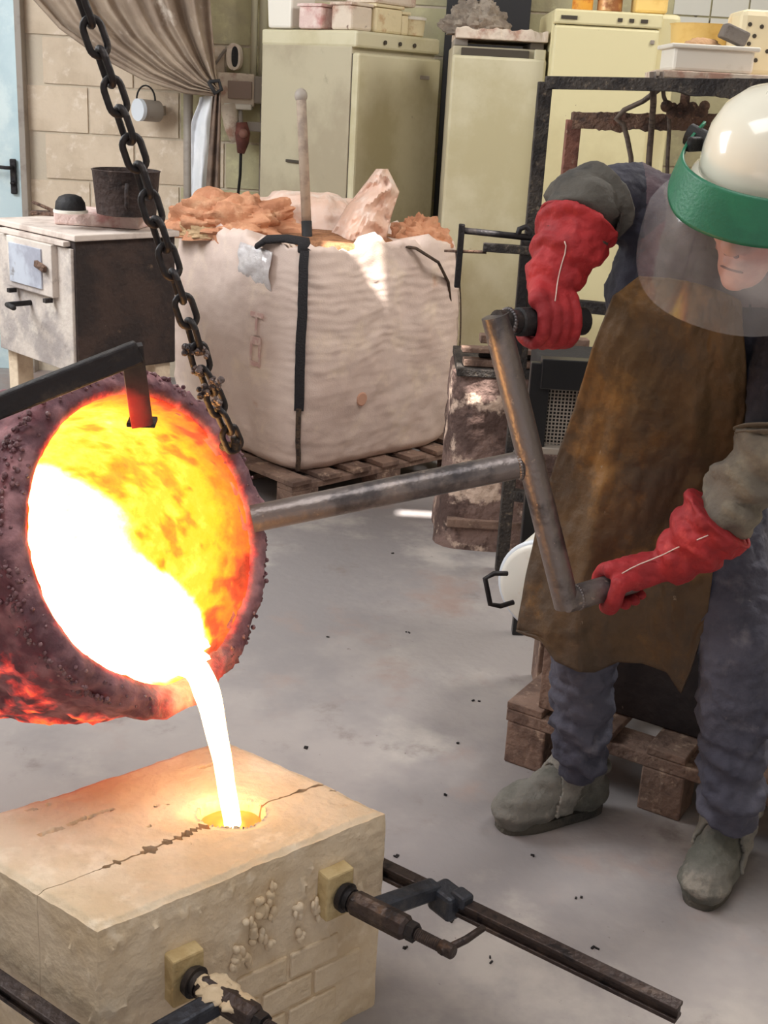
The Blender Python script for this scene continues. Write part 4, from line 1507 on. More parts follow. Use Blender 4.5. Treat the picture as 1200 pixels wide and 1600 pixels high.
# wires slung over the bars
m_wire = M('dirty_wire', (98, 84, 74), 0.7, var=[((70, 60, 54), 40, 0.45, 0.6)])
for k, (pts, r_, lab) in enumerate((
        ([(1030, 118), (1032, 138), (1005, 158), (975, 172), (962, 186), (974, 194), (980, 215), (986, 246), (988, 330)], 0.009, 'dirty cable looped over both frame bars'),
        ([(1020, 112), (1021, 160), (1018, 200), (1014, 250), (1010, 330)], 0.011, 'thick straight cable hanging down from the dark top bar'),
        ([(1034, 112), (1037, 150), (1044, 170), (1046, 200), (1043, 250), (1042, 330)], 0.007, 'thin cable hanging right of the thick cable'))):
    o = MB().tube([at(x, y, (4.16 if j < 2 else 4.40) - 0.005) for j, (x, y) in enumerate(pts)], r_, 8).build('hanging_cable', m_wire, smooth=True)
    tag(o, lab, 'cable', 'cables on the frames')
# board and tray on the frame top
tz = fx1.z + 0.03
bd0 = at(1130, 112, 4.25)
o = MB().box(V((bd0.x + 0.06, 4.35, ft.z + 0.045)), (0.55, 0.42, 0.022), rz(-0.1)).build('shelf_board', m_grime, bevel=0.003)
tag(o, 'grimy board laid on the crusted top bar under the white tray', 'board')
BZ = ft.z + 0.057
tr = lvl(1108, 110, BZ + 0.001) if False else V((at(1108, 100, 4.25).x, 4.30, BZ))
ttop = at(1108, 74, 4.2).z
t = thing('white_tray', 'white tray box on the shelf board, grey brick inside', 'tray', tr)
hh = max(0.06, ttop - BZ)
MB().box(tr + V((0, 0, hh / 2)), (0.26, 0.22, hh)).build('tray_body', m_white, t, bevel=0.01)
MB().box(tr + V((0, 0, hh)), (0.285, 0.245, 0.014)).build('rim', m_white, t, bevel=0.004)
o = MB().box(tr + V((0.075, -0.02, hh + 0.045)), (0.085, 0.07, 0.045), Matrix.Rotation(0.35, 3, 'Y')).build('grey_brick', M('grey_stone', (120, 112, 106), 0.85, bump=(60, 0.4)), bevel=0.006)
tag(o, 'tilted grey brick on the white tray', 'brick')
o = mound('brown_lump', M('tan_lump', (190, 150, 112), 0.9, bump=(60, 0.5)), None, tr + V((-0.02, 0.0, hh + 0.005)), 0.06, 0.05, 0.028, 2.0, 0.2, 4.0, nu=28, nv=12)
tag(o, 'flat tan lump left of the grey brick', 'lump')
# cream perforated crate at the right edge
m_crate = M('cream_crate', (236, 222, 186), 0.5, var=[((214, 186, 140), 9, 0.56, 0.7)])
cp = V((at(1205, 100, 4.2).x + 0.045, 4.46, BZ))
t = thing('perforated_crate', 'cream crate with small round holes right of the white tray', 'crate', cp)
chh = at(1180, 12, 4.3).z - BZ
MB().box(cp + V((0, 0, chh / 2)), (0.24, 0.2, chh)).build('crate_body', m_crate, t, bevel=0.02)
for (dx, dz) in ((-0.085, 0.10), (-0.05, 0.155), (-0.02, 0.08), (-0.09, 0.16), (0.0, 0.17), (-0.055, 0.05), (-0.07, 0.125), (0.03, 0.12)):
    q = cp + V((dx, -0.1005, dz))
    MB().tube([q, q + V((0, -0.003, 0))], 0.007, 10).build('hole', m_gasket, t)
m_yel = M('yellow_plastic', (244, 208, 128), 0.4, var=[((226, 180, 96), 6, 0.45, 0.65)])
yp = V((at(1090, 60, 4.7).x, 4.72, BZ + 0.0))
o = MB().lathe([(0.09, 0), (0.10, 0.005), (0.115, 0.16), (0.12, 0.165), (0.11, 0.165), (0.09, 0.01)], Matrix.Translation(V((yp.x, 4.62, BZ + 0.001))), 30).build('yellow_tub', m_yel, auto=40)
tag(o, 'yellow translucent tub behind the white tray', 'tub')
c3, w3, z3 = F3
for (dx, w_, h_, m_, lab, nm) in ((-0.10, 0.10, 0.10, M('orange_plastic', (236, 172, 70), 0.5, var=[((206, 120, 50), 14, 0.45, 0.6)]), 'orange jar on the cream fridge', 'orange_jar'),
                                  (0.02, 0.12, 0.10, M('copper_tin', (206, 160, 110), 0.4, 0.3, var=[((150, 96, 60), 12, 0.45, 0.6)]), 'coppery tin between orange jar and yellow box', 'coppery_tin')):
    p = c3 + V((dx, -0.18, z3))
    t = thing(nm, lab, 'jar', p)
    MB().lathe([(w_ * 0.42, 0), (w_ * 0.46, 0.005), (w_ * 0.46, h_ * 0.8), (w_ * 0.36, h_ * 0.9)], Matrix.Translation(p), 24).build('body', m_, t, auto=40)
    MB().lathe([(w_ * 0.38, h_ * 0.88), (w_ * 0.38, h_ * 1.08), (w_ * 0.3, h_ * 1.1)], Matrix.Translation(p), 24).build('lid', m_rust, t, auto=40)
p = c3 + V((0.19, -0.2, z3))
tub('yellow_box', 'pale yellow box at the right end of the cream fridge', p, 0.14, 0.14, 0.12, m_yel, 0.0, cat='box', taper=1.0)
# white tiles on the wall above
tl = MB().box((0, 0, 0), (0.19, 0.012, 0.19)).mesh('tile', V((0, 0, 0)))
tl.materials.append(M('white_tile', (232, 230, 220), 0.25))
for i in range(5):
    for j in range(3):
        inst('tile', tl, wall_back, Matrix.Translation((at(1080, 20, WY).x + i * 0.2, WY - 0.006, 2.02 + j * 0.2)))

# ------------------------------------------------------------------ on the freezer: dirty board and bundle
c2, w2, z2 = F2
b = MB()
rings = []
for i in range(31):
    u = i / 30
    p = c2 + V((-w2 / 2 + 0.01 + (w2 - 0.01) * u, 0, z2 + 0.03))
    h = 0.035 + 0.014 * fbm(V((u * 5, 2, 1)))
    rings.append([p + V((0, -0.30, 0)), p + V((0, 0.26, 0)), p + V((0, 0.26, h)), p + V((0, -0.30 + 0.01 * fbm(V((u * 9, 1, 1))), h + 0.01))])
b.loft(rings)
o = b.build('dirty_slab', m_grime, bevel=0.004)
tag(o, 'dirty plaster crusted slab on the beige freezer', 'slab')
for dx, lab in ((-0.17, 'low grey spacer under the left of the dirty slab'), (0.17, 'low grey spacer under the right of the dirty slab')):
    o = MB().box(c2 + V((dx, -0.02, z2 + 0.0165)), (0.06, 0.4, 0.027)).build('spacer', m_grey, bevel=0.002)
    tag(o, lab, 'spacer')
pc = c2 + V((-0.10, -0.12, z2 + 0.075))
o = mound('rag_bundle', M('grey_rag', (150, 138, 124), 0.9, var=[((122, 110, 98), 10, 0.45, 0.6)], bump=(40, 0.5)), None, pc, 0.15, 0.12, 0.13, 2.6, 0.3, 31.0, nu=48, nv=24)
tag(o, 'grey crumpled rag bundle on the dirty slab', 'rag')

# ------------------------------------------------------------------ bar clamp hanging in front of the freezer
HY = 4.12
hc_ = thing('hanging_clamp', 'black bar clamp fixed to the dark frame post beside the freezer', 'clamp', at(718, 450, HY))
MB().tube([at(722, 360, HY), at(835, 372, HY)], 0.011, 10).build('bar', m_iron, hc_, smooth=True)
MB().bar(at(722, 350, HY), at(714, 449, HY), 0.028, 0.02, up=V((1, 0, 0))).build('jaw', m_iron, hc_, bevel=0.003)
MB().tube([at(694, 392, HY), at(760, 394, HY)], [0.004, 0.006], 8).build('rod', m_rust, hc_, smooth=True)
MB().bar(at(755, 386, HY - 0.01), at(838, 392, HY - 0.01), 0.03, 0.028).build('slide', m_crust, hc_, bevel=0.003)
MB().bar(at(822, 375, HY), at(806, 560, HY), 0.034, 0.034, up=V((0, 1, 0))).build('arm', m_iron, hc_, bevel=0.003)
MB().tube([at(808, 372, HY), at(812, 358, HY), at(822, 354, HY), at(829, 362, HY), at(826, 376, HY)], 0.010, 8).build('hook', m_iron, hc_, smooth=True)

# ------------------------------------------------------------------ clay smeared furnace block with scrap wood on it
m_smear = M('smeared_brown', (128, 104, 96), 0.9, var=[((88, 68, 62), 5, 0.45, 0.55), ((206, 180, 162), 7, 0.52, 0.6), ((60, 48, 46), 14, 0.62, 0.72)], bump=(30, 0.8))
my = 4.42
ma_, mb_ = at(708, 600, my), at(838, 600, my)
mz = at(770, 590, my).z
mc = V(((ma_.x + mb_.x) / 2 + 0.12, my + 0.22, 0))
wd_ = mb_.x - ma_.x + 0.24
t = thing('furnace_block', 'brown clay smeared furnace block right of the bulk bag', 'furnace', mc)
b = MB()
rings = []
for i in range(21):
    k = i / 20
    ring = []
    for j in range(48):
        a = 2 * PI * j / 48
        c_, s_ = math.cos(a), math.sin(a)
        r = (abs(c_) ** 6 + abs(s_) ** 6) ** (-1 / 6)
        p = mc + V((c_ * r * wd_ / 2, s_ * r * 0.22, k * mz))
        ring.append(p + V((c_, s_, 0)) * (0.012 * fbm(p, 7) + 0.03 * (1 - k) ** 2))
    rings.append(ring)
b.loft(rings)
b.build('block_body', m_smear, t, smooth=False, auto=50)
MB().box(mc + V((0, -0.20, mz * 0.16)), (wd_ * 0.95, 0.10, 0.035), rz(0.0)).build('ledge', m_woodd, t, bevel=0.004)
MB().box(mc + V((0, 0, mz + 0.012)), (wd_ * 0.96, 0.44, 0.03)).build('top_plate', m_crust, t, bevel=0.004)
zz = mz + 0.03
for k, (x0, x1, dz, hgt, dep, lab) in enumerate((
        (724, 880, 0.0, 0.026, -0.16, 'lowest scrap wood strip on the furnace block'),
        (748, 930, 0.028, 0.024, -0.12, 'dark scrap strip above the lowest one'),
        (720, 840, 0.053, 0.018, -0.17, 'thin scrap strip poking out to the left'),
        (750, 925, 0.074, 0.03, -0.08, 'thick topmost scrap board on the furnace block'))):
    p0, p1 = at(x0, 580, my), at(x1, 580, my)
    o = MB().bar((p0.x, my + 0.12 + dep + 0.1, zz + dz + hgt / 2), (p1.x, my + 0.14 + dep + 0.1, zz + dz + hgt / 2), 0.06, hgt).build('scrap_strip', m_woodd if k != 1 else m_black, bevel=0.003)
    tag(o, lab, 'wood strip', 'scrap wood on the furnace block')

# perforated guard
gy = 3.55
ga_, gb_ = at(846, 566, gy), at(930, 706, gy)
gd = thing('mesh_guard', 'black framed wire mesh guard behind the crossbar', 'guard', V(((ga_.x + gb_.x) / 2, gy, 0)))
gx0, gx1, gz0, gz1 = ga_.x, gb_.x + 0.12, gb_.z, ga_.z
m_gframe = M('black_enamel', (40, 40, 42), 0.35, 0.3)
for nm, a_, b_ in (('frame_side', (gx0, gy, gz0), (gx0, gy, gz1)), ('frame_side', (gx1, gy, gz0), (gx1, gy, gz1))):
    MB().bar(a_, b_, 0.03, 0.06, up=V((1, 0, 0))).build(nm, m_gframe, gd, bevel=0.003)
MB().bar((gx0, gy, gz1 - 0.03), (gx1, gy, gz1 - 0.03), 0.05, 0.09).build('frame_top', m_gframe, gd, bevel=0.003)
MB().bar((gx0, gy, gz0), (gx1, gy, gz0), 0.05, 0.02).build('frame_bottom', m_grey, gd, bevel=0.003)
b = MB()
nx, nz = int((gx1 - gx0) / 0.011), int((gz1 - gz0) / 0.011)
for i in range(nx):
    x = gx0 + (gx1 - gx0) * (i + 0.5) / nx
    b.bar((x, gy + 0.01, gz0), (x, gy + 0.01, gz1), 0.0035, 0.0035, up=V((0, 1, 0)))
for j in range(nz):
    z = gz0 + (gz1 - gz0) * (j + 0.5) / nz
    b.bar((gx0, gy + 0.012, z), (gx1, gy + 0.012, z), 0.0035, 0.0035)
o = b.build('wire_mesh', m_grey, gd); o['kind'] = 'stuff'
MB().box(((gx0 + gx1) / 2, gy + 0.16, (gz0 + gz1) / 2), (gx1 - gx0, 0.26, gz1 - gz0)).build('heater_box', m_black, gd, bevel=0.004)
for sx in (gx0 + 0.02, gx1 - 0.02):
    MB().bar((sx, gy + 0.1, 0), (sx, gy + 0.1, gz0), 0.04, 0.04, up=V((1, 0, 0))).build('leg', m_gframe, gd, bevel=0.003)

# ------------------------------------------------------------------ pallet with black box behind the person
Pa, Pb = lvl(797, 1196, 0.0), lvl(1030, 1278, 0.0)
pu = (Pb - Pa); pu.z = 0; pu.normalize()
pw = V((-pu.y, pu.x, 0))
if pw.y < 0:
    pw = -pw
pang = math.atan2(pu.y, pu.x)
Pa = Pa + pw * 0.03
pal2 = thing('small_pallet', 'worn wooden pallet under the black box behind the legs', 'pallet', Pa + pu * 0.4 + pw * 0.3)
for i, s in enumerate((0.03, 0.40, 0.77)):
    for j, d_ in enumerate((0.03, 0.52)):
        MB().box(Pa + pu * s + pw * d_ + V((0, 0, 0.06)), (0.11, 0.10, 0.12), rz(pang)).build('block', m_woodd, pal2, bevel=0.005)
for d_ in (0.03, 0.52):
    MB().bar(Pa - pu * 0.03 + pw * d_ + V((0, 0, 0.137)), Pa + pu * 0.84 + pw * d_ + V((0, 0, 0.137)), 0.10, 0.035).build('beam', m_woodd, pal2, bevel=0.004)
for s in (0.02, 0.21, 0.40, 0.59, 0.78):
    MB().bar(Pa + pu * s - pw * 0.02 + V((0, 0, 0.165)), Pa + pu * s + pw * 0.58 + V((0, 0, 0.165)), 0.10, 0.02).build('deck_plank', m_woodd, pal2, bevel=0.003)
m_bbox = M('black_sheet_box', (58, 50, 50), 0.5, 0.2, var=[((42, 36, 38), 5, 0.42, 0.6), ((150, 134, 124), 60, 0.70, 0.75)], bump=(40, 0.2))
bt = thing('black_box', 'black steel box standing on the small pallet behind the legs', 'box', Pa + pu * 0.45 + pw * 0.28 + V((0, 0, 0.176)))
bxc = Pa + pu * 0.45 + pw * 0.27 + V((0, 0, 0.176 + 0.20))
MB().box(bxc, (0.70, 0.36, 0.40), rz(pang)).build('box_body', m_bbox, bt, bevel=0.006)
MB().box(bxc + V((0, 0, 0.20)), (0.72, 0.38, 0.02), rz(pang)).build('box_lid', m_bbox, bt, bevel=0.004)
pz = at(830, 985, Pa.y + 0.06).z
pt_ = thing('wooden_post', 'square wooden post standing on the left pallet corner', 'post', Pa + pu * 0.075 + pw * 0.02 + V((0, 0, 0.176)))
MB().box(Pa + pu * 0.075 + pw * 0.02 + V((0, 0, 0.176 + 0.22)), (0.052, 0.045, 0.44), rz(pang)).build('post_body', m_woodd, pt_, bevel=0.003)
MB().box(Pa + pu * 0.075 + pw * 0.02 + V((0, 0, 0.626)), (0.06, 0.05, 0.02), rz(pang)).build('cap', m_iron, pt_, bevel=0.002)
# white pot lying on its side beyond the post
m_enam = M('white_enamel_pot', (236, 232, 222), 0.35, var=[((214, 198, 174), 6, 0.52, 0.68), ((150, 120, 96), 40, 0.68, 0.74)])
PY = 3.12
pc = at(856, 920, PY)
pax = V((0.45, 0.86, 0.12)).normalized()
wp = thing('enamel_pot', 'white enamel pot with wire handle peeking out left of the apron', 'pot', pc - V((0, 0, 0.15)))
MW = Matrix.Translation(pc) @ axes(-pax).to_4x4()
MB().lathe([(0.01, 0.02), (0.125, 0.02), (0.138, 0.012), (0.142, 0.0), (0.140, -0.02), (0.132, -0.20), (0.125, -0.21), (0.01, -0.21)], MW, 44).build('pot_body', m_enam, wp, auto=40)
MB().lathe([(0.137, 0.010), (0.146, 0.008), (0.148, 0.0), (0.146, -0.010), (0.139, -0.012)], MW, 44).build('rim', M('bluish_rim', (226, 232, 240), 0.3), wp, smooth=True)
hd = [at(792, 896, PY - 0.02), at(772, 896, PY - 0.04), at(758, 904, PY - 0.05), at(766, 944, PY - 0.05), at(782, 947, PY - 0.04), at(802, 941, PY - 0.02)]
MB().tube(hd, 0.0075, 8).build('handle', m_iron, wp, smooth=True)
sup = V((pc.x + 0.1, pc.y + 0.05, 0))
MB().box(V((pc.x + 0.08, PY + 0.17, (pc.z - 0.14) / 2)), (0.14, 0.12, pc.z - 0.145)).build('stand', m_woodd, wp, bevel=0.004)

# ------------------------------------------------------------------ the person pouring
m_shirt = M('navy_work_shirt', (46, 45, 58), 0.85, var=[((30, 30, 40), 6, 0.42, 0.6), ((60, 56, 68), 14, 0.6, 0.75)], bump=(90, 0.15))
m_yoke = M('plum_shirt_yoke', (86, 70, 76), 0.85, var=[((70, 58, 66), 8, 0.42, 0.6)], bump=(90, 0.15))
m_trou = M('slate_trousers', (86, 86, 100), 0.85, var=[((64, 64, 78), 4, 0.42, 0.62), ((112, 110, 120), 9, 0.58, 0.75), ((140, 134, 136), 26, 0.68, 0.76)], bump=(70, 0.25))
m_skin = M('skin', (196, 140, 124), 0.55, var=[((180, 118, 106), 9, 0.45, 0.65)], bump=(120, 0.06))
m_apron = M('brown_leather', (94, 70, 42), 0.6, var=[((74, 58, 42), 3.2, 0.42, 0.6), ((134, 96, 48), 5, 0.52, 0.68), ((150, 132, 110), 40, 0.68, 0.75)], bump=(40, 0.25))
m_glove = M('red_leather', (176, 42, 46), 0.7, var=[((146, 32, 38), 7, 0.42, 0.62), ((196, 66, 64), 14, 0.6, 0.75)], bump=(45, 0.3))
m_sleeve = M('khaki_sleeve', (136, 128, 112), 0.85, var=[((108, 100, 90), 7, 0.42, 0.6), ((160, 150, 124), 12, 0.58, 0.72)], bump=(70, 0.25))
m_sleeved = M('dark_khaki_sleeve', (84, 80, 74), 0.85, var=[((60, 58, 56), 7, 0.42, 0.6)], bump=(70, 0.25))
m_boot = M('dusty_boot', (118, 115, 108), 0.85, var=[((90, 90, 82), 7, 0.42, 0.62), ((146, 140, 130), 14, 0.55, 0.7)], bump=(50, 0.4))
m_sole = M('boot_sole', (84, 80, 72), 0.9, var=[((60, 58, 54), 12, 0.45, 0.6)], bump=(60, 0.4))
m_helm = M('cream_helmet', (234, 230, 214), 0.18, coat=0.6)
m_green = M('green_brow', (34, 112, 82), 0.45, var=[((28, 98, 74), 7, 0.45, 0.65)], bump=(160, 0.1))
m_thread = M('white_thread', (226, 200, 190), 0.8)

# visor: clear sheet with a slight grey haze and gloss
m_visor = bpy.data.materials.new('clear_visor')
m_visor.use_nodes = True
nt = m_visor.node_tree
nt.nodes.remove(nt.nodes['Principled BSDF'])
tr_ = nt.nodes.new('ShaderNodeBsdfTransparent'); tr_.inputs[0].default_value = (0.93, 0.94, 0.95, 1)
df = nt.nodes.new('ShaderNodeBsdfDiffuse'); df.inputs[0].default_value = lin((206, 204, 206))
gl = nt.nodes.new('ShaderNodeBsdfGlossy'); gl.inputs['Roughness'].default_value = 0.12; gl.inputs[0].default_value = (1, 1, 1, 1)
ns_ = nt.nodes.new('ShaderNodeTexNoise'); ns_.inputs['Scale'].default_value = 9; ns_.inputs['Detail'].default_value = 6
tcv = nt.nodes.new('ShaderNodeTexCoord'); nt.links.new(tcv.outputs['Object'], ns_.inputs['Vector'])
mrv = nt.nodes.new('ShaderNodeMapRange'); mrv.inputs['From Min'].default_value = 0.3; mrv.inputs['From Max'].default_value = 0.75
mrv.inputs['To Min'].default_value = 0.05; mrv.inputs['To Max'].default_value = 0.18
nt.links.new(ns_.outputs['Fac'], mrv.inputs['Value'])
mx1 = nt.nodes.new('ShaderNodeMixShader'); mx2 = nt.nodes.new('ShaderNodeMixShader')
nt.links.new(mrv.outputs[0], mx1.inputs[0])
nt.links.new(tr_.outputs[0], mx1.inputs[1]); nt.links.new(df.outputs[0], mx1.inputs[2])
mx2.inputs[0].default_value = 0.08
nt.links.new(mx1.outputs[0], mx2.inputs[1]); nt.links.new(gl.outputs[0], mx2.inputs[2])
nt.links.new(mx2.outputs[0], nt.nodes['Material Output'].inputs['Surface'])

J = dict(
    pelvis=at(1035, 735, 2.60), waist=at(1055, 630, 2.57), chest=at(1092, 480, 2.50), upper=at(1110, 395, 2.48), neck=at(1135, 360, 2.43),
    shR=at(985, 318, 2.54), elR=at(915, 325, 2.45), wrR=at(860, 440, 2.385),
    shL=at(1232, 480, 2.40), elL=at(1215, 690, 2.30), wrL=at(1092, 856, 2.315),
    hipR=at(950, 790, 2.60), knR=at(912, 985, 2.535), anR=at(908, 1172, 2.55),
    hipL=at(1118, 800, 2.56), knL=at(1150, 1010, 2.40), anL=at(1144, 1246, 2.345))
person = thing('person', 'person in white helmet with green brow, leather apron and red gauntlets tilting the ladle', 'person', V((J['pelvis'].x, J['pelvis'].y - 0.1, 0)))


def caps(b, a, c, ra, rc, n=6):
    b.tube([a.lerp(c, i / n) for i in range(n + 1)], [ra + (rc - ra) * i / n for i in range(n + 1)], 16)
    b.ball(a, ra, nu=16, nv=10)
    b.ball(c, rc, nu=16, nv=10)


# head frame
HC = at(1194, 331, 2.27)
HFw = V((-0.60, -0.78, -0.24)).normalized()
HU = V((0.22, 0.0, 1.0))
HU = (HU - HFw * HU.dot(HFw)).normalized()
HS = HFw.cross(HU)
HM = frame(HS, HFw, HU, HC)
HR = HM.to_3x3()


HMI = HM.inverted()


def hp_(x, y, z):
    return HM @ V((x, y, z))


body = MB()
# torso
lat_h = (J['hipL'] - J['hipR']).normalized()
lat_s = (J['shL'] - J['shR']).normalized()
sec = [(J['pelvis'] + V((0, 0, -0.09)), 0.145, 0.11, 0.0), (J['pelvis'], 0.170, 0.125, 0.0), (J['waist'], 0.160, 0.118, 0.35),
       (J['chest'].lerp(J['waist'], 0.4), 0.172, 0.122, 0.6), (J['chest'], 0.190, 0.128, 0.85), (J['upper'], 0.178, 0.112, 1.0), (J['neck'], 0.08, 0.07, 1.0)]
rings = []
for i, (c_, rx, ry, k) in enumerate(sec):
    nx_ = sec[min(i + 1, len(sec) - 1)][0] - sec[max(i - 1, 0)][0]
    x = lat_h.lerp(lat_s, k).normalized()
    t_ = nx_.normalized()
    x = (x - t_ * x.dot(t_)).normalized()
    y = t_.cross(x)
    rings.append([c_ + x * rx * math.copysign(abs(math.cos(a)) ** 0.85, math.cos(a)) + y * ry * math.copysign(abs(math.sin(a)) ** 0.85, math.sin(a)) for a in [2 * PI * j / 28 for j in range(28)]])
body.loft(rings)
caps(body, J['shR'], J['upper'].lerp(J['shR'], 0.2), 0.078, 0.10)
caps(body, J['shL'], J['upper'].lerp(J['shL'], 0.2), 0.078, 0.10)
caps(body, J['shR'], J['elR'], 0.078, 0.058)
caps(body, J['elR'], J['wrR'], 0.055, 0.034)
caps(body, J['shL'], J['elL'], 0.078, 0.060)
caps(body, J['elL'], J['wrL'], 0.056, 0.034)
caps(body, J['hipR'], J['knR'], 0.098, 0.072)
caps(body, J['knR'], J['anR'], 0.072, 0.060)
caps(body, J['hipL'], J['knL'], 0.104, 0.078)
caps(body, J['knL'], J['anL'], 0.078, 0.063)
caps(body, J['neck'], hp_(0, -0.02, -0.06), 0.062, 0.056)
# head
body.ball(hp_(0, -0.008, 0.03), (0.078, 0.098, 0.095), HR)
body.ball(hp_(0, 0.032, -0.035), (0.064, 0.062, 0.075), HR)
body.ball(hp_(0, 0.045, -0.088), (0.046, 0.046, 0.044), HR)
body.ball(hp_(0, 0.074, -0.112), (0.024, 0.018, 0.018), HR)
for sx in (-1, 1):
    body.ball(hp_(sx * 0.038, 0.065, -0.03), (0.026, 0.022, 0.024), HR)          # cheek
    body.ball(hp_(sx * 0.078, -0.012, -0.012), (0.010, 0.022, 0.032), HR)        # ear
    body.ball(hp_(sx * 0.017, 0.102, -0.036), (0.012, 0.014, 0.011), HR)         # nostril wing
    body.ball(hp_(sx * 0.030, 0.080, 0.026), (0.024, 0.014, 0.010), HR)          # brow
body.tube([hp_(0, 0.092, 0.018), hp_(0, 0.106, -0.008), hp_(0, 0.122, -0.030)], [0.010, 0.014, 0.018], 12)
body.ball(hp_(0, 0.122, -0.031), (0.020, 0.016, 0.016), HR)
body.ball(hp_(0, 0.090, -0.0730), (0.026, 0.012, 0.0070), HR)                     # lips
body.ball(hp_(0, 0.088, -0.0875), (0.023, 0.012, 0.0070), HR)
vs, nsv, fs = remeshed(body, 0.0065, 3)
# cloth folds on the trousers, shirt
hipz = J['pelvis'].z + 0.02


def zone(p):
    h_ = HMI @ p
    if (h_.x / 0.100) ** 2 + ((h_.y - 0.015) / 0.135) ** 2 + ((h_.z + 0.005) / 0.142) ** 2 < 1:
        return 3
    if p.z < hipz and p.y > 2.2 and not ((p - J['wrL']).length < 0.14 and (p - J['wrL']).dot(J['elL'] - J['wrL']) > -1 and p.x > 0.62 and p.y < 2.37 and p.z > 0.66):
        return 1
    if p.z > 1.30 and (p - J['upper']).length < 0.30 and p.x > J['shR'].x + 0.015:
        return 2
    return 0


for i, p in enumerate(vs):
    zt = zone(p)
    if zt == 1:
        low = sstep(0.62, 0.12, p.z)
        w_ = 0.010 * low * math.sin(p.z * 95 + 5 * fbm(p, 5) + 3 * p.x) + 0.011 * fbm(p, 7) + 0.006 * abs(fbm(p, 18))
        vs[i] = p + nsv[i] * (w_ + 0.004)
    elif zt in (0, 2):
        vs[i] = p + nsv[i] * (0.009 * fbm(p, 8) + 0.006 * abs(fbm(p, 17)))
bm_ = MB()
bm_.v = vs
bm_.f = [list(f_) for f_ in fs]
bm_.m = [zone(sum((vs[k] for k in f_), V((0, 0, 0))) / len(f_)) for f_ in fs]
bo = bm_.build('body', [m_shirt, m_trou, m_yoke, m_skin], person, smooth=True)
for sx in (-1, 1):
    e = MB().ball(hp_(sx * 0.030, 0.078, 0.002), 0.0125).build('eye', m_white, bo, smooth=True)
lipm = M('lip', (186, 116, 108), 0.5)
MB().ball(hp_(0, 0.0965, -0.0802), (0.023, 0.006, 0.0024), HR).build('mouth', M('mouth_line', (120, 66, 62), 0.6), bo, smooth=True)
for sx in (-1, 1):
    MB().ball(hp_(sx * 0.009, 0.114, -0.0465), (0.0055, 0.006, 0.004), HR, nu=10, nv=6).build('nostril', M('mouth_line', (120, 66, 62), 0.6), bo, smooth=True)
# grey hair below the helmet
m_hair = M('grey_hair', (110, 100, 94), 0.8, var=[((80, 72, 68), 40, 0.45, 0.6)], bump=(200, 0.6))
hb = MB()
for k in range(40):
    a = math.radians(110 + 140 * k / 39)
    hb.ball(hp_(0.080 * math.sin(a + PI) * 1.0 if False else 0.080 * math.cos(a + PI / 2), 0.094 * math.sin(a + PI / 2) * 1.0 - 0.010, -0.01), (0.012, 0.014, 0.03), HR, nu=8, nv=6)
hb.build('hair', m_hair, bo, smooth=True)

# ------------------------------------------------------------------ helmet, brow guard, visor
hel = MB()
hel.lathe([(0.134, 0.0), (0.135, 0.02), (0.134, 0.05), (0.128, 0.085), (0.112, 0.118), (0.085, 0.142), (0.045, 0.156), (0.004, 0.160)],
          HM @ Matrix.Translation((0, -0.008, 0.060)) @ Matrix.Diagonal((0.97, 1.14, 1.0, 1.0)), 56)
helm = hel.build('helmet', m_helm, person, smooth=True)
ridge = MB()
for off in (-0.028, 0.0, 0.028):
    pts = []
    for k in range(17):
        t_ = math.radians(25 + 130 * k / 16)
        pts.append(hp_(off, -0.008 + 0.150 * math.cos(t_), 0.060 + 0.158 * math.sin(t_) * (1 - (off * 2.2) ** 2)))
    ridge.tube(pts, 0.006, 8)
ridge.build('crown_ridge', m_helm, helm, smooth=True)
brim = MB()
brim.lathe([(0.133, 0.026), (0.144, 0.020), (0.146, 0.014), (0.133, 0.014)], HM @ Matrix.Translation((0, -0.006, 0.045)) @ Matrix.Diagonal((0.97, 1.14, 1, 1)), 56)
brim.build('brim', m_helm, helm, smooth=True)


def brow(u, v):
    a = math.radians(-98 + 196 * u)          # 0 straight ahead
    c_ = math.cos(a / 2) ** 1.3 if abs(a) < PI else 0
    w_ = max(0.0, 1 - (abs(a) / math.radians(98)) ** 2.6)
    zt = 0.086 + 0.034 * (1 - w_) ** 2
    zb = zt - 0.004 - 0.018 * min(1, 3 * (1 - u) , 3 * u) - 0.058 * w_
    r = 0.148 + 0.012 * w_ + 0.018 * v * w_ + 0.008 * (1 - w_)
    return hp_(r * math.sin(a) * 1.02, r * math.cos(a) * 1.08 - 0.004, zt + (zb - zt) * v)


g = MB().grid(brow, 60, 14)
gb_o = g.build('brow_guard', m_green, helm, smooth=True, solid=0.005)


def visor(u, v):
    a = math.radians(-82 + 164 * u)
    k = abs(a) / math.radians(82)
    zt = 0.022
    zb = -0.150 + 0.125 * k ** 3.0
    r = 0.170 + 0.034 * v ** 0.7
    return hp_(r * math.sin(a) * 1.04, r * math.cos(a) * 1.02 + 0.002, zt + (zb - zt) * v)


MB().grid(visor, 60, 24).build('face_shield', m_visor, helm, smooth=True)
for sx in (-1, 1):
    MB().tube([hp_(sx * 0.128, -0.012, 0.088), hp_(sx * 0.178, -0.012, 0.095)], [0.018, 0.020], 12).build('pivot_knob', m_black, helm, auto=40)
    MB().bar(hp_(sx * 0.142, -0.04, 0.080), hp_(sx * 0.152, 0.04, 0.095), 0.012, 0.026, up=HU).build('carrier_arm', m_black, helm, bevel=0.003)


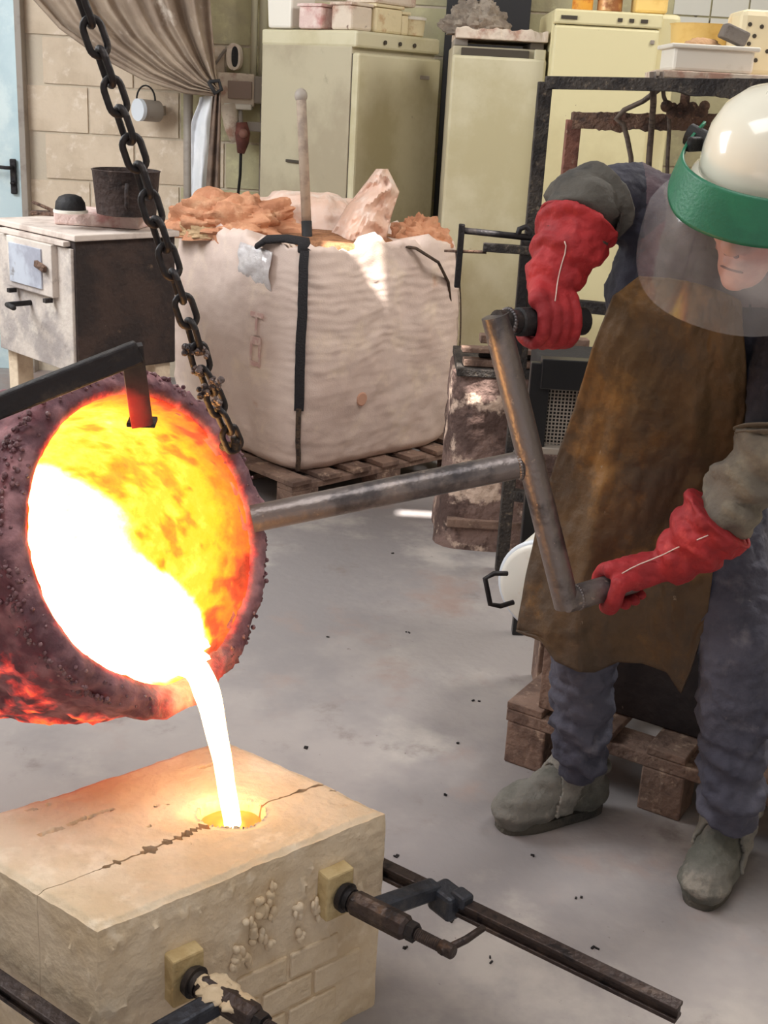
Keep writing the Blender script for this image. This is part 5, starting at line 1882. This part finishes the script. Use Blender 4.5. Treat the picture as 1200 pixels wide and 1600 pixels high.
# ------------------------------------------------------------------ gauntlets closed round the handles
def gauntlet(C, a, wrist, elbow, back, R, thumb_ext=1.0, cuff=0.17, spread=0.0265):
    a = a.normalized()
    e1 = wrist - C
    e1 = (e1 - a * e1.dot(a)).normalized()
    e2 = V(back)
    e2 = (e2 - a * e2.dot(a) - e1 * e2.dot(e1)).normalized()
    b = MB()

    def ring_pt(th, r, ax):
        th = math.radians(th)
        return C + a * ax + (e1 * math.cos(th) + e2 * math.sin(th)) * r

    tips = (248, 262, 256, 236)
    rads = (0.0148, 0.0152, 0.0146, 0.0132)
    for i in range(4):
        ax = 0.038 - spread * i
        n = 12
        pts, rr = [], []
        for k in range(n + 1):
            th = 42 + (tips[i] - 42) * k / n
            bend = 0.003 * math.cos(math.radians((th - 42) * 3))
            pts.append(ring_pt(th, R + 0.0135 + bend, ax))
            rr.append(rads[i] * (1.06 - 0.22 * k / n))
        b.tube(pts, rr, 12)
        b.ball(pts[-1], rr[-1], nu=12, nv=8)
        kn = ring_pt(40, R + 0.019, ax)
        b.ball(kn, 0.0180, nu=12, nv=8)
        wp_ = wrist + a * (0.012 - 0.008 * i) * 1.2
        caps(b, wp_, kn, 0.030, 0.0200, 4)
    # heel of the palm and thumb
    caps(b, wrist, ring_pt(-15, R + 0.016, 0.0), 0.026, 0.018, 3)
    th_pts = [wrist.lerp(C, 0.35) + a * 0.020, ring_pt(-8, R + 0.024, 0.047), ring_pt(-50, R + 0.017, 0.055), ring_pt(-95, R + 0.0145, 0.052), ring_pt(-125, R + 0.0135, 0.048)]
    b.tube(th_pts, [0.022, 0.020, 0.018, 0.0165, 0.0145], 12)
    b.ball(th_pts[-1], 0.0146, nu=12, nv=8)
    # cuff
    f_ = (elbow - wrist).normalized()
    n = 9
    b.tube([wrist + f_ * (cuff * k / n - 0.02) for k in range(n + 1)], [0.038 + 0.044 * (k / n) ** 0.8 for k in range(n + 1)], 22)
    vs, nv_, fs = remeshed(b, 0.0042, 3)
    for i, p in enumerate(vs):
        d = (p - wrist).dot(f_)
        if d > 0.0:
            vs[i] = p + nv_[i] * (0.0055 * math.sin(d * 100 + 4 * fbm(p, 6)) * sstep(0, 0.03, d) * sstep(cuff, cuff - 0.03, d) + 0.003 * fbm(p, 10))
        else:
            vs[i] = p + nv_[i] * 0.0012 * fbm(p, 40)
    m = MB()
    m.v, m.f, m.m = vs, [list(q) for q in fs], [0] * len(fs)
    o = m.build('gauntlet', m_glove, person, smooth=True)
    # stitched seams
    sd2 = V((-0.2, -1, 0.35)).normalized()
    for ax in (0.012, -0.010):
        st_ = MB()
        pts = []
        for k in range(9):
            q = (wrist + f_ * 0.09).lerp(ring_pt(40, R + 0.01, ax), k / 8)
            best, bd_ = q, -1
            for v_ in vs:
                h_ = (v_ - q).dot(sd2)
                if h_ > bd_ and (v_ - q - sd2 * h_).length < 0.006:
                    best, bd_ = v_, h_
            pts.append(best + sd2 * 0.0006)
        st_.tube([pts[0]] + [(pts[i - 1] + pts[i] * 2 + pts[i + 1]) / 4 for i in range(1, len(pts) - 1)] + [pts[-1]], 0.0013, 6)
        if ax > 0:
            st_.build('seam', m_thread, o, smooth=True)
    cu = MB()
    x = f_.cross(e2).normalized(); y = f_.cross(x)
    cc = wrist + f_ * (cuff - 0.022)
    cu.tube([cc + (x * math.cos(2 * PI * k / 32) + y * math.sin(2 * PI * k / 32)) * (0.0775) for k in range(33)], 0.0035, 8)
    cu.build('cuff_binding', m_glove, o, smooth=True)
    return o


toCam = V((-0.3, -1, 0.25))
gR = Ttop.lerp(Hu, 0.56)
gauntlet(gR, Hu - Ttop, at(857, 450, 2.375), at(915, 325, 2.45), toCam + V((-0.4, 0, 0.2)), 0.0275, cuff=0.165)
gL = Tbot.lerp(Hl, 0.86)
gauntlet(gL, Tbot - Hl, at(1050, 884, 2.325), at(1135, 800, 2.30), V((0.1, -0.75, 0.75)), 0.0262, cuff=0.16)


# ------------------------------------------------------------------ sleeves
def sleeve(pts, rr, m, name='sleeve', n=44, amp=0.010, freq=110):
    b = MB()
    rings = []
    for i in range(n + 1):
        u = i / n
        c_ = poly(pts, u)
        d = (poly(pts, min(1, u + 0.04)) - poly(pts, max(0, u - 0.04))).normalized()
        x = d.cross(V((0.2, 1, 0.1))).normalized(); y = d.cross(x)
        k = u * (len(rr) - 1); j = min(len(rr) - 2, int(k))
        r = rr[j] + (rr[j + 1] - rr[j]) * (k - j)
        ring = []
        for s in range(36):
            a = 2 * PI * s / 36
            q = c_ + (x * math.cos(a) + y * math.sin(a)) * r
            L_ = u * sum((pts[t + 1] - pts[t]).length for t in range(len(pts) - 1))
            w_ = amp * math.sin(L_ * freq + 2.2 * math.sin(a + 1) + 3.5 * fbm(q, 7)) * (0.5 + abs(fbm(q, 5)))
            ring.append(q + (x * math.cos(a) + y * math.sin(a)) * w_)
        rings.append(ring)
    b.loft(rings)
    return b.build(name, m, person, smooth=True)


sleeve([J['shR'].lerp(J['elR'], 0.72), J['elR'], J['elR'].lerp(J['wrR'], 0.5)], [0.082, 0.080, 0.060], m_sleeved, amp=0.008)
sleeve([J['elL'].lerp(J['shL'], 0.10), J['elL'], J['elL'].lerp(J['wrL'], 0.86)], [0.078, 0.074, 0.054], m_sleeve, amp=0.012)
cf = J['elL'].lerp(J['shL'], 0.12)

# ------------------------------------------------------------------ leather apron
rows = [((1000, 432, 2.39), (1085, 442, 2.335), (1158, 470, 2.325)),
        ((958, 462, 2.41), (1070, 500, 2.335), (1160, 510, 2.325)),
        ((925, 545, 2.45), (1050, 570, 2.365), (1166, 570, 2.345)),
        ((897, 640, 2.50), (1030, 650, 2.405), (1166, 645, 2.375)),
        ((868, 720, 2.53), (1010, 730, 2.44), (1148, 720, 2.41)),
        ((842, 810, 2.54), (985, 820, 2.45), (1125, 810, 2.44)),
        ((822, 900, 2.53), (965, 910, 2.44), (1113, 900, 2.42)),
        ((807, 984, 2.51), (955, 985, 2.425), (1106, 955, 2.40))]
hemc = [(0, 807, 986), (0.13, 846, 1003), (0.22, 868, 1033), (0.34, 905, 1050), (0.42, 930, 1050), (0.53, 965, 1034), (0.65, 1003, 1036), (0.78, 1042, 1050), (0.86, 1064, 1084), (0.91, 1080, 1046), (1.0, 1104, 968)]


def hem_at(u):
    for (u0, x0, y0), (u1, x1, y1) in zip(hemc, hemc[1:]):
        if u <= u1:
            f_ = (u - u0) / (u1 - u0)
            return x0 + (x1 - x0) * f_, y0 + (y1 - y0) * f_
    return hemc[-1][1:]


def quad3(l, m_, r, u):
    a, b_, c_ = (1 - u) * (1 - 2 * u), 4 * u * (1 - u), u * (2 * u - 1)
    return tuple(l[i] * a + m_[i] * b_ + r[i] * c_ for i in range(3))


def apron(u, v):
    k = v * len(rows)
    if k <= len(rows) - 1:
        i = min(len(rows) - 2, int(k)); f_ = k - i
        p0, p1 = quad3(*rows[i], u), quad3(*rows[i + 1], u)
        x, y, Y = (p0[j] + (p1[j] - p0[j]) * f_ for j in range(3))
    else:
        f_ = k - (len(rows) - 1)
        p0 = quad3(*rows[-1], u)
        hx, hy = hem_at(u)
        x, y, Y = p0[0] + (hx - p0[0]) * f_, p0[1] + (hy - p0[1]) * f_, p0[2]
    fold = 0.016 * math.sin(u * 9 + 1.2 + 0.8 * v) * sstep(0.25, 0.7, v) + 0.014 * math.exp(-((u - 0.22 - 0.12 * v) / 0.05) ** 2) * -sstep(0.3, 0.55, v)
    fold += 0.010 * fbm(V((u * 3, v * 3.5, 1))) + 0.004 * fbm(V((u * 9, v * 9, 4)))
    # creases at the waist, right of the middle
    fold += 0.012 * math.sin((u * 22 - v * 12)) * math.exp(-((u - 0.72) / 0.16) ** 2 - ((v - 0.40) / 0.12) ** 2)
    return at(x, y, Y + fold)


MB().grid(apron, 72, 120).build('apron', m_apron, person, smooth=True, solid=0.004)

# ------------------------------------------------------------------ boots
def boot(toe, heel, ank):
    toe, heel = V((toe.x, toe.y, 0)), V((heel.x, heel.y, 0))
    f_ = (toe - heel); L_ = f_.length; f_.normalize()
    s_ = V((f_.y, -f_.x, 0))

    def B(x, y, z):
        return heel + f_ * (x * L_) + s_ * y + V((0, 0, z))
    b = MB()
    R = Matrix((f_, s_, V((0, 0, 1)))).transposed()
    b.ball(B(0.82, 0, 0.048), (0.060, 0.058, 0.050), R)
    b.ball(B(0.68, 0, 0.058), (0.080, 0.060, 0.058), R)
    b.ball(B(0.48, 0, 0.075), (0.090, 0.054, 0.068), R)
    b.ball(B(0.20, 0, 0.066), (0.066, 0.050, 0.064), R)
    b.tube([B(0.55, 0, 0.06), B(0.38, 0, 0.10), B(0.26, 0, 0.155)], [0.050, 0.056, 0.062], 18)
    b.tube([B(0.19, 0, 0.03), B(0.20, 0, 0.09), B(0.24, 0, 0.165)], [0.045, 0.046, 0.056], 18)
    vs, nv_, fs = remeshed(b, 0.005, 5)
    vs = [p + nv_[i] * (0.003 * fbm(p, 16) + 0.002 * math.sin(p.z * 160)) for i, p in enumerate(vs)]
    vs = [V((p.x, p.y, max(p.z, 0.012))) for p in vs]
    m = MB(); m.v, m.f, m.m = vs, [list(q) for q in fs], [0] * len(fs)
    o = m.build('boot', m_boot, person, smooth=True)
    out = []
    for k in range(40):
        a = 2 * PI * k / 40
        x = 0.5 + 0.47 * math.cos(a)
        w_ = (0.041 + 0.014 * sstep(0.35, 0.8, x)) * math.copysign(abs(math.sin(a)) ** 0.6, math.sin(a))
        out.append((x, w_))
    sb = MB()
    sb.loft([[B(x, w_ * 0.97, 0.001) for x, w_ in out], [B(x, w_, 0.006) for x, w_ in out], [B(x, w_, 0.020) for x, w_ in out], [B(x, w_ * 0.96, 0.026) for x, w_ in out]])
    sb.build('sole', m_sole, o, auto=40)
    # instep strap: a band that follows the boot
    sp_f = [q for q in fs if all(0.40 < (vs[k] - heel).dot(f_) / L_ + 0.9 * (vs[k].z - 0.07) < 0.57 and vs[k].z > 0.045 for k in q)]
    idx = sorted({k for q in sp_f for k in q})
    mp_ = {k: n_ for n_, k in enumerate(idx)}
    st_ = MB()
    st_.v = [vs[k] + nv_[k] * 0.005 for k in idx]
    st_.f = [[mp_[k] for k in q] for q in sp_f]
    st_.m = [0] * len(sp_f)
    st_.build('strap', M('boot_strap', (134, 130, 122), 0.85, var=[((108, 106, 100), 14, 0.45, 0.65)], bump=(60, 0.3)), o, smooth=True, solid=0.009)
    # collar
    c_ = MB()
    cc = B(0.245, 0, 0.150)
    c_.tube([cc + f_ * 0.060 * math.cos(a) + s_ * 0.056 * math.sin(a) + V((0, 0, 0.012 * math.cos(a))) for a in [2 * PI * k / 28 for k in range(29)]], 0.011, 8)
    c_.build('collar', m_boot, o, smooth=True)
    return o


t1, h1 = lvl(772, 1297), lvl(942, 1262)
t2, h2 = lvl(1085, 1424), lvl(1138, 1335)
boot(t1, h1, J['anR'])
d2 = (t2 - h2).normalized()
boot(t2, t2 - d2 * 0.30, J['anL'])

# ------------------------------------------------------------------ small crumbs on the floor
cr = MB()
for (px_, py_) in ((512, 995), (640, 990), (480, 1168), (720, 1165), (540, 1290), (694, 1242), (618, 1338), (610, 866), (745, 1095), (830, 1340), (760, 1500), (640, 1480), (900, 1400), (700, 1440), (930, 1480)):
    p = lvl(px_, py_)
    for k in range(2):
        cr.box(p + V((random.uniform(-.012, .012), random.uniform(-.012, .012), 0.002)), (random.uniform(.004, .011), random.uniform(.003, .006), 0.003), rz(random.uniform(0, 3)))
o = cr.build('floor_crumbs', m_iron, org=lvl(600, 1200))
tag(o, 'tiny dark crumbs scattered over the concrete floor', 'debris', kind='stuff')
